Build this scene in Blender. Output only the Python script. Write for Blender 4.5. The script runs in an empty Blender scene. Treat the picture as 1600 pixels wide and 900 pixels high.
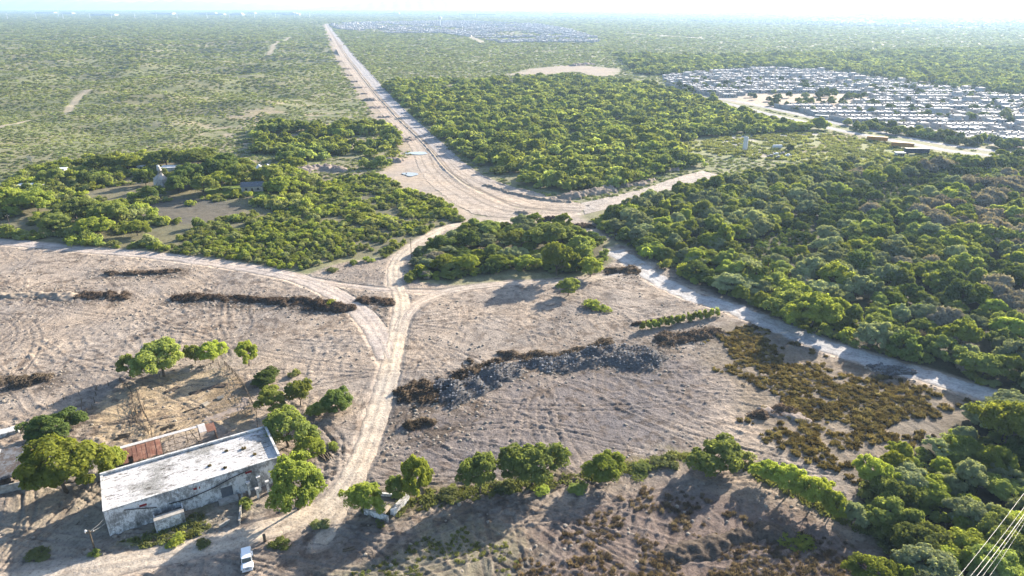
import bpy, math, random
import numpy as np
from mathutils import Vector, Matrix

# ------------------------------------------------------------------ camera, sky, sun, exposure
SC = bpy.context.scene
CAMH = 85.0
FPX = 1067.0
PITCH = math.atan(443.0 / FPX)
cam_d = bpy.data.cameras.new("camera")
cam_d.sensor_width = 36.0
cam_d.lens = FPX / 1600.0 * 36.0
cam_d.clip_start = 1.0
cam_d.clip_end = 90000.0
cam = bpy.data.objects.new("camera", cam_d)
cam.location = (0, 0, CAMH)
cam.rotation_euler = (math.pi / 2 - PITCH, 0, 0)
SC.collection.objects.link(cam)
SC.camera = cam

SUN_AZ = math.radians(42.0)      # from +Y towards +X
SUN_EL = math.radians(19.5)
world = bpy.data.worlds.new("World")
SC.world = world
world.use_nodes = True
wn = world.node_tree
bg = wn.nodes["Background"]
sky = wn.nodes.new("ShaderNodeTexSky")
sky.sky_type = 'NISHITA'
sky.sun_disc = False
sky.sun_elevation = SUN_EL
sky.sun_rotation = SUN_AZ
sky.air_density = 1.0
sky.dust_density = 1.5
sky.ozone_density = 2.0
wn.links.new(sky.outputs[0], bg.inputs[0])
bg.inputs[1].default_value = 0.09
sun_d = bpy.data.lights.new("sun", 'SUN')
sun_d.energy = 5.0
sun_d.angle = math.radians(0.6)
sun_d.color = (1.0, 0.88, 0.72)
sun = bpy.data.objects.new("sun", sun_d)
sv = Vector((math.sin(SUN_AZ) * math.cos(SUN_EL), math.cos(SUN_AZ) * math.cos(SUN_EL), math.sin(SUN_EL)))
sun.rotation_euler = sv.to_track_quat('Z', 'Y').to_euler()
SC.collection.objects.link(sun)
vs = SC.view_settings
vs.view_transform = 'Standard'
vs.look = 'None'
vs.exposure = 1.88
vs.gamma = 1.0
vs.use_curve_mapping = False
SC.cycles.max_bounces = 5
SC.cycles.diffuse_bounces = 4
SC.cycles.glossy_bounces = 1
SC.cycles.transmission_bounces = 3
SC.cycles.volume_bounces = 1
SC.cycles.transparent_max_bounces = 4
SC.cycles.use_denoising = True

C = SC.collection
RND = random.Random(7)
NR = np.random.default_rng(11)
R = math.radians
cP, sP = math.cos(PITCH), math.sin(PITCH)


def G(px, py, z=0.0):
    """where the line of sight through a point of the photo meets the level z"""
    v = (py - 450.0) / FPX
    u = (px - 800.0) / FPX
    dy = cP - v * sP
    dz = -sP - v * cP
    t = (z - CAMH) / dz
    return (u * t, dy * t)


def proj(x, y, z=0.0):
    d = y * cP - (z - CAMH) * sP
    up = y * sP + (z - CAMH) * cP
    return 800 + FPX * x / d, 450 - FPX * up / d


def depth(y, z=0.0):
    return y * cP - (z - CAMH) * sP


def PG(pts, z=0.0):
    return [G(a, b, z) for a, b in pts]


# ------------------------------------------------------------------ noise
def vnoise(x, y, seed=0):
    xi = np.floor(x).astype(np.int64)
    yi = np.floor(y).astype(np.int64)
    fx = x - xi
    fy = y - yi
    u = fx * fx * (3 - 2 * fx)
    v = fy * fy * (3 - 2 * fy)

    def h(a, b):
        n = (a * 374761393 + b * 668265263 + seed * 974634777) & 0xffffffff
        n = ((n ^ (n >> 13)) * 1274126177) & 0xffffffff
        return ((n ^ (n >> 16)) & 0xffff) / 65535.0
    a = h(xi, yi) * (1 - u) + h(xi + 1, yi) * u
    b = h(xi, yi + 1) * (1 - u) + h(xi + 1, yi + 1) * u
    return a * (1 - v) + b * v


def fbm(x, y, seed=0, octv=4):
    s = 0.0
    a = 0.5
    t = 0.0
    for k in range(octv):
        s = s + a * vnoise(x, y, seed + k)
        t += a
        a *= 0.55
        x = x * 2.03 + 17.3
        y = y * 2.03 - 9.1
    return s / t


def sstep(a, b, x):
    t = np.clip((x - a) / (b - a), 0, 1)
    return t * t * (3 - 2 * t)


def seg_dist(x, y, pts, closed):
    d = np.full(x.shape, 1e9)
    n = len(pts)
    for i in range(n if closed else n - 1):
        ax, ay = pts[i]
        bx, by = pts[(i + 1) % n]
        vx, vy = bx - ax, by - ay
        L = vx * vx + vy * vy + 1e-9
        t = np.clip(((x - ax) * vx + (y - ay) * vy) / L, 0, 1)
        d = np.minimum(d, np.hypot(x - ax - t * vx, y - ay - t * vy))
    return d


def inside(x, y, pts):
    c = np.zeros(x.shape, bool)
    n = len(pts)
    for i in range(n):
        ax, ay = pts[i]
        bx, by = pts[(i + 1) % n]
        if ay == by:
            continue
        cond = (ay > y) != (by > y)
        xx = ax + (y - ay) * (bx - ax) / (by - ay)
        c ^= cond & (x < xx)
    return c


def sdist(x, y, pts):
    """positive inside"""
    d = seg_dist(x, y, pts, True)
    return np.where(inside(x, y, pts), d, -d)


def pmask(x, y, pts, soft=2.0, amp=0.0, sc=6.0, seed=3):
    X0 = min(p[0] for p in pts) - soft - amp
    X1 = max(p[0] for p in pts) + soft + amp
    Y0 = min(p[1] for p in pts) - soft - amp
    Y1 = max(p[1] for p in pts) + soft + amp
    out = np.zeros(x.shape)
    m = (x > X0) & (x < X1) & (y > Y0) & (y < Y1)
    if m.any():
        xs, ys = x[m], y[m]
        s = sdist(xs, ys, pts)
        if amp:
            s = s + (fbm(xs / sc, ys / sc, seed) - 0.5) * 2 * amp
        out[m] = sstep(-soft, soft, s)
    return out


# ------------------------------------------------------------------ regions of the place (points read off the photo, laid on the ground)
MAIN = PG([(-60, 925), (60, 905), (140, 890), (250, 868), (340, 848), (420, 826), (488, 803), (530, 772), (556, 735), (575, 692), (592, 640), (606, 590),
           (617, 540), (625, 500), (627, 468), (617, 440), (619, 412), (637, 390), (662, 374), (692, 358), (725, 350), (780, 347), (850, 344), (905, 333)])
LEFTT = PG([(-150, 370), (0, 378), (120, 389), (240, 399), (330, 410), (400, 421), (460, 433), (505, 450), (545, 472), (575, 500), (597, 535), (608, 560)])
BRANCH = PG([(622, 520), (636, 490), (660, 470), (700, 455), (760, 446), (830, 441), (900, 438), (960, 428), (1005, 412)])
CROSS = PG([(470, 434), (540, 446), (625, 455), (700, 456)])
SPUR = PG([(505, 812), (530, 790), (552, 760), (560, 738)])
SPUR2 = PG([(500, 850), (522, 815), (540, 780)])
PALE = PG([(960, 392), (990, 410), (1025, 436), (1080, 462), (1150, 484), (1220, 512), (1290, 541), (1360, 562), (1430, 582), (1500, 603), (1600, 635), (1720, 680)])
HWL = PG([(507, 38), (516, 58), (531, 88), (550, 118), (574, 150), (600, 182), (628, 210), (645, 235), (652, 258), (668, 285), (700, 312), (745, 338), (850, 343), (905, 336)])
HWR = PG([(512, 36), (531, 60), (556, 90), (586, 122), (617, 157), (652, 190), (690, 222), (722, 252), (750, 272), (790, 290), (840, 302), (880, 312), (905, 318), (925, 323)])
SB_L = PG([(910, 336), (985, 317), (1030, 302), (1080, 288), (1138, 276)])
SB_R = PG([(905, 318), (960, 306), (1010, 294), (1050, 279), (1100, 266)])
HWPOLY = HWL + SB_L + SB_R[::-1] + HWR[::-1]
PLAZA = PG([(580, 275), (612, 258), (650, 240), (690, 300), (745, 338), (905, 335), (960, 372), (930, 380), (890, 352), (800, 352), (725, 352), (690, 325), (640, 302), (595, 292)])
CLEAR = PG([(-400, 362), (0, 380), (120, 391), (240, 402), (330, 413), (400, 424), (470, 432), (525, 412), (600, 402), (640, 385), (700, 350), (740, 352), (700, 364), (665, 382),
            (645, 405), (655, 440), (720, 446), (800, 438), (890, 436), (950, 418), (975, 398), (960, 380), (1000, 395), (1090, 440), (1160, 465), (1230, 500), (1310, 535), (1390, 560), (1500, 595),
            (1640, 640), (1530, 640), (1470, 680), (1400, 722), (1340, 770), (1340, 830), (1400, 870), (1420, 960), (1430, 1100), (-500, 1100)])
WEED = PG([(1095, 520), (1130, 500), (1180, 505), (1240, 530), (1300, 562), (1390, 588), (1450, 605), (1545, 634), (1500, 668), (1400, 715), (1335, 765), (1280, 730), (1200, 700), (1160, 660), (1120, 640), (1150, 610), (1110, 575)])
FIELD = PG([(780, 905), (800, 860), (840, 815), (930, 790), (1010, 760), (1080, 770), (1180, 790), (1250, 810), (1330, 850), (1420, 905), (1430, 1000), (700, 1000)])
GRASS = PG([(430, 930), (520, 885), (600, 850), (660, 815), (740, 800), (810, 830), (840, 870), (800, 930)])
ISLE = PG([(655, 438), (640, 418), (650, 395), (700, 366), (760, 352), (830, 350), (890, 352), (940, 378), (955, 400), (940, 415), (890, 428), (800, 422), (720, 434)])
SCRUB = PG([(-300, 290), (0, 300), (60, 262), (300, 240), (420, 262), (520, 280), (585, 272), (640, 298), (700, 318), (725, 345), (690, 352), (640, 382), (605, 398), (540, 402), (470, 422), (400, 418),
            (330, 408), (240, 396), (120, 386), (0, 375), (-300, 350)])
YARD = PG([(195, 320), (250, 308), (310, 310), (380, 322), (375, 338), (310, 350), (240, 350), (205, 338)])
WOODR = PG([(950, 334), (990, 324), (1035, 310), (1085, 296), (1145, 286), (1240, 266), (1400, 262), (1600, 250), (1950, 245), (1950, 700), (1720, 650), (1600, 630), (1430, 576), (1300, 534), (1215, 500), (1150, 473), (1085, 446), (1020, 402),
            (960, 375), (925, 345)])
WOODB = PG([(1535, 640), (1600, 622), (1720, 640), (1900, 700), (2000, 1000), (1440, 1000), (1415, 905), (1375, 850), (1345, 800), (1345, 765), (1410, 720), (1480, 685)])
MIDW = PG([(640, 150), (760, 125), (1000, 135), (1080, 158), (1180, 185), (1290, 203), (1150, 210), (1070, 220), (1050, 232), (1080, 255), (1030, 270), (990, 290), (920, 302), (860, 300), (800, 290), (760, 275), (710, 235), (665, 195), (625, 158)])
MEADOW = PG([(1040, 225), (1130, 213), (1270, 205), (1330, 214), (1480, 240), (1560, 250), (1480, 258), (1380, 262), (1200, 252), (1080, 240)])
SUBD = PG([(1035, 121), (1100, 113), (1205, 107), (1290, 113), (1440, 134), (1600, 153), (1800, 180), (1800, 245), (1600, 232), (1480, 218), (1340, 200), (1225, 172), (1130, 158), (1060, 142)])
PARK = PG([(1140, 152), (1200, 146), (1300, 144), (1365, 152), (1330, 166), (1215, 168), (1160, 163)])
LANE1 = PG([(1010, 131), (1060, 144), (1092, 152), (1142, 163), (1199, 178), (1255, 190), (1300, 201), (1356, 212), (1431, 226), (1500, 238), (1600, 247), (1750, 262)])
LANE2 = PG([(1092, 151), (1150, 158), (1208, 170), (1266, 183), (1322, 196), (1422, 216), (1484, 227), (1540, 234), (1600, 241), (1750, 254)])
QUARRY = PG([(790, 117), (830, 107), (900, 101), (965, 107), (968, 117), (930, 120), (900, 112), (850, 117)])
CORRAL = PG([(150, 632), (190, 600), (250, 585), (350, 575), (372, 592), (400, 640), (395, 672), (320, 668), (200, 705), (150, 690), (140, 650)])
RUBZONE = PG([(625, 700), (640, 640), (720, 640), (820, 590), (930, 570), (1040, 560), (1130, 590), (1140, 650), (1080, 690), (960, 730), (820, 745), (700, 760), (610, 740)])
TOWN = PG([(512, 37), (600, 34), (720, 33), (830, 37), (880, 44), (940, 62), (930, 68), (840, 66), (780, 67), (750, 60), (690, 52), (610, 52), (530, 46)])
CITY = PG([(1050, 31), (1250, 29), (1600, 31), (1700, 36), (1500, 44), (1200, 38)])
ROADS = [(MAIN, 5.2), (LEFTT, 6.5), (BRANCH, 4.0), (CROSS, 3.0), (PALE, 8.0), (SPUR, 3.5), (SPUR2, 2.6)]


HEAPS = [PG(q) for q in ([(275, 470), (330, 470), (385, 474), (440, 476), (500, 482), (535, 488)], [(0, 462), (60, 460), (128, 466), (186, 468)], [(170, 430), (275, 427)], [(-10, 604), (66, 598)],
         [(560, 474), (612, 477)], [(632, 622), (680, 614), (760, 590), (840, 575), (900, 566), (1000, 566)], [(640, 667), (690, 672)], [(955, 427), (990, 427)], [(1020, 545), (1110, 525)], [(640, 640), (740, 630)], [(1330, 575), (1450, 592)])]


def hill(x, y):
    """broad relief of the scrub plain beyond the works, flat wherever anything is built"""
    m = sstep(330, 520, y) * sstep(2600, 1500, y)
    lim = (x < -0.19 * y - 45)
    m = m * np.where(lim, sstep(0, 60, -(x + 0.19 * y + 45)), 0.0)
    return m * (fbm(x / 130.0, y / 90.0, 40, 3) - 0.5) * 22.0


def to_arr(a):
    return np.array([a], float)


def hz(x, y):
    return float(hill(to_arr(x), to_arr(y))[0])


# ------------------------------------------------------------------ materials
def mat_new(name):
    m = bpy.data.materials.new(name)
    m.use_nodes = True
    nt = m.node_tree
    b = nt.nodes["Principled BSDF"]
    return m, nt, b


def L(nt, a, b):
    nt.links.new(a, b)


def noise_node(nt, vec, scale, detail=5, rough=0.6):
    n = nt.nodes.new("ShaderNodeTexNoise")
    n.inputs["Scale"].default_value = scale
    n.inputs["Detail"].default_value = detail
    n.inputs["Roughness"].default_value = rough
    L(nt, vec, n.inputs["Vector"])
    return n.outputs["Fac"]


def ramp(nt, fac, stops):
    r = nt.nodes.new("ShaderNodeValToRGB")
    e = r.color_ramp.elements
    e[0].position, e[0].color = stops[0][0], (*stops[0][1], 1)
    e[1].position, e[1].color = stops[-1][0], (*stops[-1][1], 1)
    for p, c in stops[1:-1]:
        k = e.new(p)
        k.color = (*c, 1)
    L(nt, fac, r.inputs[0])
    return r.outputs[0]


def mixc(nt, mode, fac, a, b):
    m = nt.nodes.new("ShaderNodeMix")
    m.data_type = 'RGBA'
    m.blend_type = mode
    if isinstance(fac, (int, float)):
        m.inputs[0].default_value = fac
    else:
        L(nt, fac, m.inputs[0])
    for v, s in ((a, m.inputs[6]), (b, m.inputs[7])):
        if isinstance(v, tuple):
            s.default_value = (*v, 1)
        else:
            L(nt, v, s)
    return m.outputs[2]


def mathn(nt, op, a, b=None, clamp=False):
    m = nt.nodes.new("ShaderNodeMath")
    m.operation = op
    m.use_clamp = clamp
    for v, s in ((a, m.inputs[0]), (b, m.inputs[1])):
        if v is None:
            continue
        if isinstance(v, (int, float)):
            s.default_value = v
        else:
            L(nt, v, s)
    return m.outputs[0]


def geo_pos(nt):
    return nt.nodes.new("ShaderNodeNewGeometry").outputs["Position"]


def obj_pos(nt):
    return nt.nodes.new("ShaderNodeTexCoord").outputs["Object"]


def bump(nt, b, h, dist, strength=1.0):
    n = nt.nodes.new("ShaderNodeBump")
    n.inputs["Strength"].default_value = strength
    n.inputs["Distance"].default_value = dist
    L(nt, h, n.inputs["Height"])
    L(nt, n.outputs[0], b.inputs["Normal"])


def soil_material():
    m, nt, b = mat_new("soil")
    at = nt.nodes.new("ShaderNodeAttribute")
    at.attribute_name = "Col"
    p = geo_pos(nt)
    n1 = noise_node(nt, p, 0.35, 8, 0.62)
    n2 = noise_node(nt, p, 1.7, 6, 0.75)
    n3 = noise_node(nt, p, 0.05, 4, 0.5)
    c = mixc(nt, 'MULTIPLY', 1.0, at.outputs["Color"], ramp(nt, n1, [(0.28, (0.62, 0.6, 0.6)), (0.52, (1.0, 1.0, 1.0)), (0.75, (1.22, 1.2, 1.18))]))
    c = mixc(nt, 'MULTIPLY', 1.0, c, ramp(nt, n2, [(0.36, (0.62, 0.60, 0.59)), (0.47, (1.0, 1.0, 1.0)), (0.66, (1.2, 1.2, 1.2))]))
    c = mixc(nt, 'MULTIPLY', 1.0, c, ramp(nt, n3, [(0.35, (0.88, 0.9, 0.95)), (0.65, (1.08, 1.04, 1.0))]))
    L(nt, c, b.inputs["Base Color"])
    b.inputs["Roughness"].default_value = 0.95
    b.inputs["Specular IOR Level"].default_value = 0.15
    at2 = nt.nodes.new("ShaderNodeAttribute")
    at2.attribute_name = "Rough"
    h = mathn(nt, 'ADD', mathn(nt, 'MULTIPLY', n1, 1.3), mathn(nt, 'MULTIPLY', n2, 0.8))
    h = mathn(nt, 'MULTIPLY', h, at2.outputs["Fac"])
    bump(nt, b, h, 0.8, 0.8)
    return m


def leaf_material(name, col, col2, trans=0.4, var=0.3, bark=False):
    m, nt, b = mat_new(name)
    nt.nodes.remove(b)
    out = nt.nodes["Material Output"]
    oi = nt.nodes.new("ShaderNodeObjectInfo")
    p = geo_pos(nt)
    n = noise_node(nt, p, 0.9, 3, 0.6)
    nb = noise_node(nt, p, 0.02, 3, 0.5)
    f = mathn(nt, 'ADD', mathn(nt, 'MULTIPLY', oi.outputs["Random"], 0.6), mathn(nt, 'MULTIPLY', n, 0.6))
    f = mathn(nt, 'SUBTRACT', f, 0.1, True)
    c = mixc(nt, 'MIX', f, col, col2)
    c = mixc(nt, 'MULTIPLY', 1.0, c, ramp(nt, nb, [(0.35, (0.8, 0.82, 0.85)), (0.65, (1.15, 1.1, 1.0))]))
    rv = mathn(nt, 'FRACT', mathn(nt, 'MULTIPLY', oi.outputs["Random"], 7.31))
    hs = nt.nodes.new("ShaderNodeHueSaturation")
    L(nt, c, hs.inputs["Color"])
    L(nt, mathn(nt, 'ADD', mathn(nt, 'MULTIPLY', rv, var * 2), 1 - var), hs.inputs["Value"])
    L(nt, mathn(nt, 'ADD', mathn(nt, 'MULTIPLY', oi.outputs["Random"], 0.024), 0.490), hs.inputs["Hue"])
    d = nt.nodes.new("ShaderNodeBsdfDiffuse")
    t = nt.nodes.new("ShaderNodeBsdfTranslucent")
    L(nt, hs.outputs[0], d.inputs[0])
    tc = mixc(nt, 'MULTIPLY', 1.0, hs.outputs[0], (1.35, 1.3, 0.7))
    L(nt, tc, t.inputs[0])
    mx = nt.nodes.new("ShaderNodeMixShader")
    mx.inputs[0].default_value = trans
    L(nt, d.outputs[0], mx.inputs[1])
    L(nt, t.outputs[0], mx.inputs[2])
    L(nt, mx.outputs[0], out.inputs[0])
    return m


def flat_material(name, col, rough=0.8, var=0.25, scale=1.5, metal=0.0, dark=None, bumpd=0.0, spec=0.3):
    m, nt, b = mat_new(name)
    p = obj_pos(nt)
    n = noise_node(nt, p, scale, 6, 0.65)
    lo = tuple(c * (1 - var) for c in col) if dark is None else dark
    hi = tuple(min(1, c * (1 + var * 0.5)) for c in col)
    L(nt, ramp(nt, n, [(0.35, lo), (0.62, hi)]), b.inputs["Base Color"])
    b.inputs["Roughness"].default_value = rough
    b.inputs["Metallic"].default_value = metal
    b.inputs["Specular IOR Level"].default_value = spec
    if bumpd:
        bump(nt, b, n, bumpd)
    return m


def streaked_plaster(name, base, grime, amount=0.5):
    """whitewash with dark mould running down the wall"""
    m, nt, b = mat_new(name)
    p = obj_pos(nt)
    mp = nt.nodes.new("ShaderNodeMapping")
    mp.inputs["Scale"].default_value = (1.0, 1.0, 0.5)
    L(nt, p, mp.inputs["Vector"])
    n1 = noise_node(nt, mp.outputs[0], 1.9, 8, 0.8)
    n2 = noise_node(nt, p, 0.35, 5, 0.6)
    n3 = noise_node(nt, p, 6.0, 4, 0.7)
    f = mathn(nt, 'ADD', mathn(nt, 'MULTIPLY', n1, 0.75), mathn(nt, 'MULTIPLY', n2, 0.65))
    f = mathn(nt, 'ADD', f, mathn(nt, 'MULTIPLY', n3, 0.2))
    c = ramp(nt, f, [(0.81 - 0.05 * amount, base), (0.85 - 0.05 * amount, tuple(0.5 * a + 0.5 * g for a, g in zip(base, grime))), (1.0, grime)])
    L(nt, c, b.inputs["Base Color"])
    b.inputs["Roughness"].default_value = 0.9
    bump(nt, b, n3, 0.05)
    return m


def corrugated(name, base, rust, split=0.5, rough=0.5, metal=0.4):
    m, nt, b = mat_new(name)
    p = obj_pos(nt)
    w = nt.nodes.new("ShaderNodeTexWave")
    w.inputs["Scale"].default_value = 2.4
    w.inputs["Distortion"].default_value = 0.0
    L(nt, p, w.inputs["Vector"])
    br = nt.nodes.new("ShaderNodeTexBrick")
    br.inputs["Scale"].default_value = 1.0
    br.inputs["Brick Width"].default_value = 0.9
    br.inputs["Row Height"].default_value = 2.6
    br.inputs["Mortar Size"].default_value = 0.015
    br.inputs["Color1"].default_value = (0.75, 0.75, 0.75, 1)
    br.inputs["Color2"].default_value = (1.15, 1.15, 1.15, 1)
    br.inputs["Mortar"].default_value = (0.4, 0.4, 0.4, 1)
    L(nt, p, br.inputs["Vector"])
    n = noise_node(nt, p, 0.9, 6, 0.7)
    c = ramp(nt, n, [(split - 0.06, rust), (split + 0.06, base)])
    c = mixc(nt, 'MULTIPLY', 1.0, c, br.outputs["Color"])
    L(nt, c, b.inputs["Base Color"])
    b.inputs["Roughness"].default_value = rough
    b.inputs["Metallic"].default_value = metal
    bump(nt, b, w.outputs["Fac"], 0.05)
    return m


M = {}
M['soil'] = soil_material()
M['leaf_yellow'] = leaf_material('leaf_yellow', (0.225, 0.275, 0.055), (0.35, 0.395, 0.1), 0.52)
M['leaf_green'] = leaf_material('leaf_green', (0.165, 0.21, 0.068), (0.285, 0.33, 0.11), 0.52)
M['leaf_dark'] = leaf_material('leaf_dark', (0.08, 0.12, 0.042), (0.15, 0.195, 0.062), 0.45)
M['leaf_grey'] = leaf_material('leaf_grey', (0.195, 0.235, 0.135), (0.33, 0.365, 0.215), 0.45)
M['leaf_bare'] = leaf_material('leaf_bare', (0.19, 0.17, 0.14), (0.3, 0.27, 0.22), 0.3)
M['leaf_scrub'] = leaf_material('leaf_scrub', (0.165, 0.2, 0.085), (0.31, 0.33, 0.155), 0.48, 0.4)
M['leaf_far'] = leaf_material('leaf_far', (0.2, 0.24, 0.12), (0.31, 0.35, 0.175), 0.48, 0.4)
M['leaf_palm'] = leaf_material('leaf_palm', (0.12, 0.16, 0.04), (0.22, 0.26, 0.065), 0.4)
M['weed_brown'] = leaf_material('weed_brown', (0.072, 0.060, 0.036), (0.185, 0.155, 0.09), 0.35, 0.5)
M['weed_red'] = leaf_material('weed_red', (0.13, 0.10, 0.082), (0.21, 0.165, 0.135), 0.3, 0.4)
M['weed_green'] = leaf_material('weed_green', (0.12, 0.145, 0.06), (0.24, 0.26, 0.12), 0.4, 0.35)
M['twig'] = leaf_material('twig', (0.05, 0.038, 0.03), (0.17, 0.13, 0.10), 0.0, 0.3)
M['bark'] = flat_material('bark', (0.10, 0.08, 0.06), 0.95, 0.4, 6)
M['bark_palm'] = flat_material('bark_palm', (0.12, 0.095, 0.07), 0.95, 0.4, 5)
M['whitewash'] = streaked_plaster('whitewash', (0.64, 0.64, 0.64), (0.055, 0.055, 0.05), 1.0)
M['whitewash_clean'] = streaked_plaster('whitewash_clean', (0.55, 0.55, 0.54), (0.12, 0.11, 0.10), 0.2)
M['concrete'] = flat_material('concrete', (0.34, 0.32, 0.29), 0.9, 0.35, 1.2, bumpd=0.02)
M['concrete_dark'] = flat_material('concrete_dark', (0.13, 0.12, 0.11), 0.95, 0.4, 1.2)
M['rusty'] = corrugated('rusty', (0.24, 0.12, 0.08), (0.15, 0.055, 0.032), 0.55, 0.8, 0.1)
M['zinc'] = corrugated('zinc', (0.115, 0.125, 0.145), (0.06, 0.045, 0.04), 0.50, 0.85, 0.0)  # sheet colour darkened, the shadow of nearby trees is put into it
M['white_sheet'] = corrugated('white_sheet', (0.48, 0.46, 0.46), (0.4, 0.33, 0.3), 0.38, 0.5, 0.1)
M['wood'] = flat_material('wood', (0.11, 0.085, 0.06), 0.9, 0.4, 4)
M['wood_pale'] = flat_material('wood_pale', (0.42, 0.36, 0.28), 0.9, 0.35, 4)
M['dark'] = flat_material('dark', (0.02, 0.02, 0.022), 0.6, 0.2)
M['grey_metal'] = flat_material('grey_metal', (0.13, 0.14, 0.16), 0.55, 0.2, metal=0.2)
M['red_paint'] = flat_material('red_paint', (0.22, 0.025, 0.03), 0.6, 0.3)
M['white_paint'] = flat_material('white_paint', (0.56, 0.56, 0.57), 0.35, 0.03, spec=0.5)
M['car_paint'] = flat_material('car_paint', (0.82, 0.83, 0.84), 0.25, 0.01, spec=0.6)
M['glass_dark'] = flat_material('glass_dark', (0.015, 0.018, 0.022), 0.08, 0.1, spec=0.8)
M['tyre'] = flat_material('tyre', (0.02, 0.02, 0.02), 0.9, 0.2)
M['chrome'] = flat_material('chrome', (0.5, 0.5, 0.5), 0.3, 0.1, metal=0.8)
M['orange'] = flat_material('orange', (0.42, 0.20, 0.045), 0.6, 0.25, 0.7)
M['navy'] = flat_material('navy', (0.03, 0.04, 0.07), 0.6, 0.25, 0.7)
M['cable'] = flat_material('cable', (0.30, 0.30, 0.29), 0.4, 0.05)
M['stone'] = flat_material('stone', (0.40, 0.37, 0.34), 0.95, 0.35, 1.0, bumpd=0.05)


def house_mat(name, a, b_):
    m, nt, b = mat_new(name)
    oi = nt.nodes.new("ShaderNodeObjectInfo")
    p = geo_pos(nt)
    n = noise_node(nt, p, 0.10, 2, 0.5)
    f = mathn(nt, 'FRACT', mathn(nt, 'ADD', oi.outputs["Random"], mathn(nt, 'MULTIPLY', n, 3.0)))
    c = ramp(nt, f, [(0.0, a), (0.55, a), (0.8, b_), (1.0, (0.42, 0.36, 0.30))])
    L(nt, mixc(nt, 'MULTIPLY', 1.0, c, ramp(nt, noise_node(nt, p, 0.9, 4, 0.7), [(0.3, (0.75, 0.75, 0.75)), (0.6, (1.05, 1.05, 1.05))])), b.inputs["Base Color"])
    b.inputs["Roughness"].default_value = 0.85
    return m


M['house_wall'] = house_mat('house_wall', (0.35, 0.345, 0.34), (0.26, 0.245, 0.23))
M['house_roof'] = house_mat('house_roof', (0.46, 0.46, 0.475), (0.30, 0.30, 0.32))


# ------------------------------------------------------------------ mesh helpers
def np_mesh(name, V, F, mats=(), smooth=False, midx=None):
    """V (n,3), F (m,3|4)"""
    V = np.asarray(V, np.float32)
    F = np.asarray(F, np.int32)
    me = bpy.data.meshes.new(name)
    k = F.shape[1]
    me.vertices.add(len(V))
    me.vertices.foreach_set("co", V.ravel())
    me.loops.add(F.size)
    me.loops.foreach_set("vertex_index", F.ravel())
    me.polygons.add(len(F))
    me.polygons.foreach_set("loop_start", np.arange(0, F.size, k, dtype=np.int32))
    me.polygons.foreach_set("loop_total", np.full(len(F), k, np.int32))
    if midx is not None:
        me.polygons.foreach_set("material_index", np.asarray(midx, np.int32))
    if smooth:
        me.polygons.foreach_set("use_smooth", np.ones(len(F), bool))
    me.update(calc_edges=True)
    for m in mats:
        me.materials.append(m)
    return me


class MB:
    """collects shapes that become one mesh object"""

    def __init__(s):
        s.v = []
        s.f = []
        s.m = []

    def add(s, vs, fs, mi=0):
        o = len(s.v)
        s.v += [tuple(v) for v in vs]
        s.f += [tuple(i + o for i in f) for f in fs]
        s.m += [mi] * len(fs)

    def box(s, c, d, rz=0.0, mi=0, rot=None):
        hx, hy, hz_ = d[0] / 2, d[1] / 2, d[2] / 2
        vs = [Vector((a * hx, b * hy, e * hz_)) for a in (-1, 1) for b in (-1, 1) for e in (-1, 1)]
        m = rot if rot is not None else Matrix.Rotation(rz, 3, 'Z')
        vs = [m @ v + Vector(c) for v in vs]
        s.add(vs, [(0, 1, 3, 2), (4, 6, 7, 5), (0, 4, 5, 1), (2, 3, 7, 6), (0, 2, 6, 4), (1, 5, 7, 3)], mi)

    def beam(s, a, b, w, mi=0, w2=None):
        s.tube([a, b], [w / 2, (w2 or w) / 2], 4, mi)

    def tube(s, pts, rad, n=6, mi=0, caps=True):
        pts = [Vector(p) for p in pts]
        if not isinstance(rad, (list, tuple)):
            rad = [rad] * len(pts)
        rings = []
        for i, p in enumerate(pts):
            t = (pts[min(i + 1, len(pts) - 1)] - pts[max(i - 1, 0)])
            if t.length < 1e-6:
                t = Vector((0, 0, 1))
            t.normalize()
            a = t.cross(Vector((0, 0, 1)))
            if a.length < 0.05:
                a = t.cross(Vector((1, 0, 0)))
            a.normalize()
            b = t.cross(a)
            rings.append([p + (a * math.cos(q) + b * math.sin(q)) * rad[i] for q in [2 * math.pi * (j + 0.5) / n for j in range(n)]])
        vs = [v for r in rings for v in r]
        fs = []
        for i in range(len(pts) - 1):
            for j in range(n):
                fs.append((i * n + j, i * n + (j + 1) % n, (i + 1) * n + (j + 1) % n, (i + 1) * n + j))
        if caps:
            fs.append(tuple(range(n))[::-1])
            fs.append(tuple((len(pts) - 1) * n + j for j in range(n)))
        s.add(vs, fs, mi)

    def cyl(s, c, r, h, n=16, r2=None, mi=0):
        s.tube([(c[0], c[1], c[2]), (c[0], c[1], c[2] + h)], [r, r if r2 is None else r2], n, mi)

    def mesh(s, name, mats, bevel=0.0, smooth=False):
        me = bpy.data.meshes.new(name)
        me.from_pydata(s.v, [], s.f)
        for m in (mats if isinstance(mats, (list, tuple)) else [mats]):
            me.materials.append(m)
        me.polygons.foreach_set("material_index", s.m)
        if smooth:
            me.polygons.foreach_set("use_smooth", [True] * len(s.f))
        me.update()
        return me

    def build(s, name, mats, parent=None, bevel=0.0, smooth=False):
        o = bpy.data.objects.new(name, s.mesh(name, mats, bevel, smooth))
        C.objects.link(o)
        if parent is not None:
            o.parent = parent
        if bevel:
            b = o.modifiers.new("bevel", 'BEVEL')
            b.width = bevel
            b.segments = 2
            b.limit_method = 'ANGLE'
        return o


def tag(o, label=None, cat=None, group=None, kind=None):
    if label:
        o["label"] = label
    if cat:
        o["category"] = cat
    if group:
        o["group"] = group
    if kind:
        o["kind"] = kind
    return o


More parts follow.
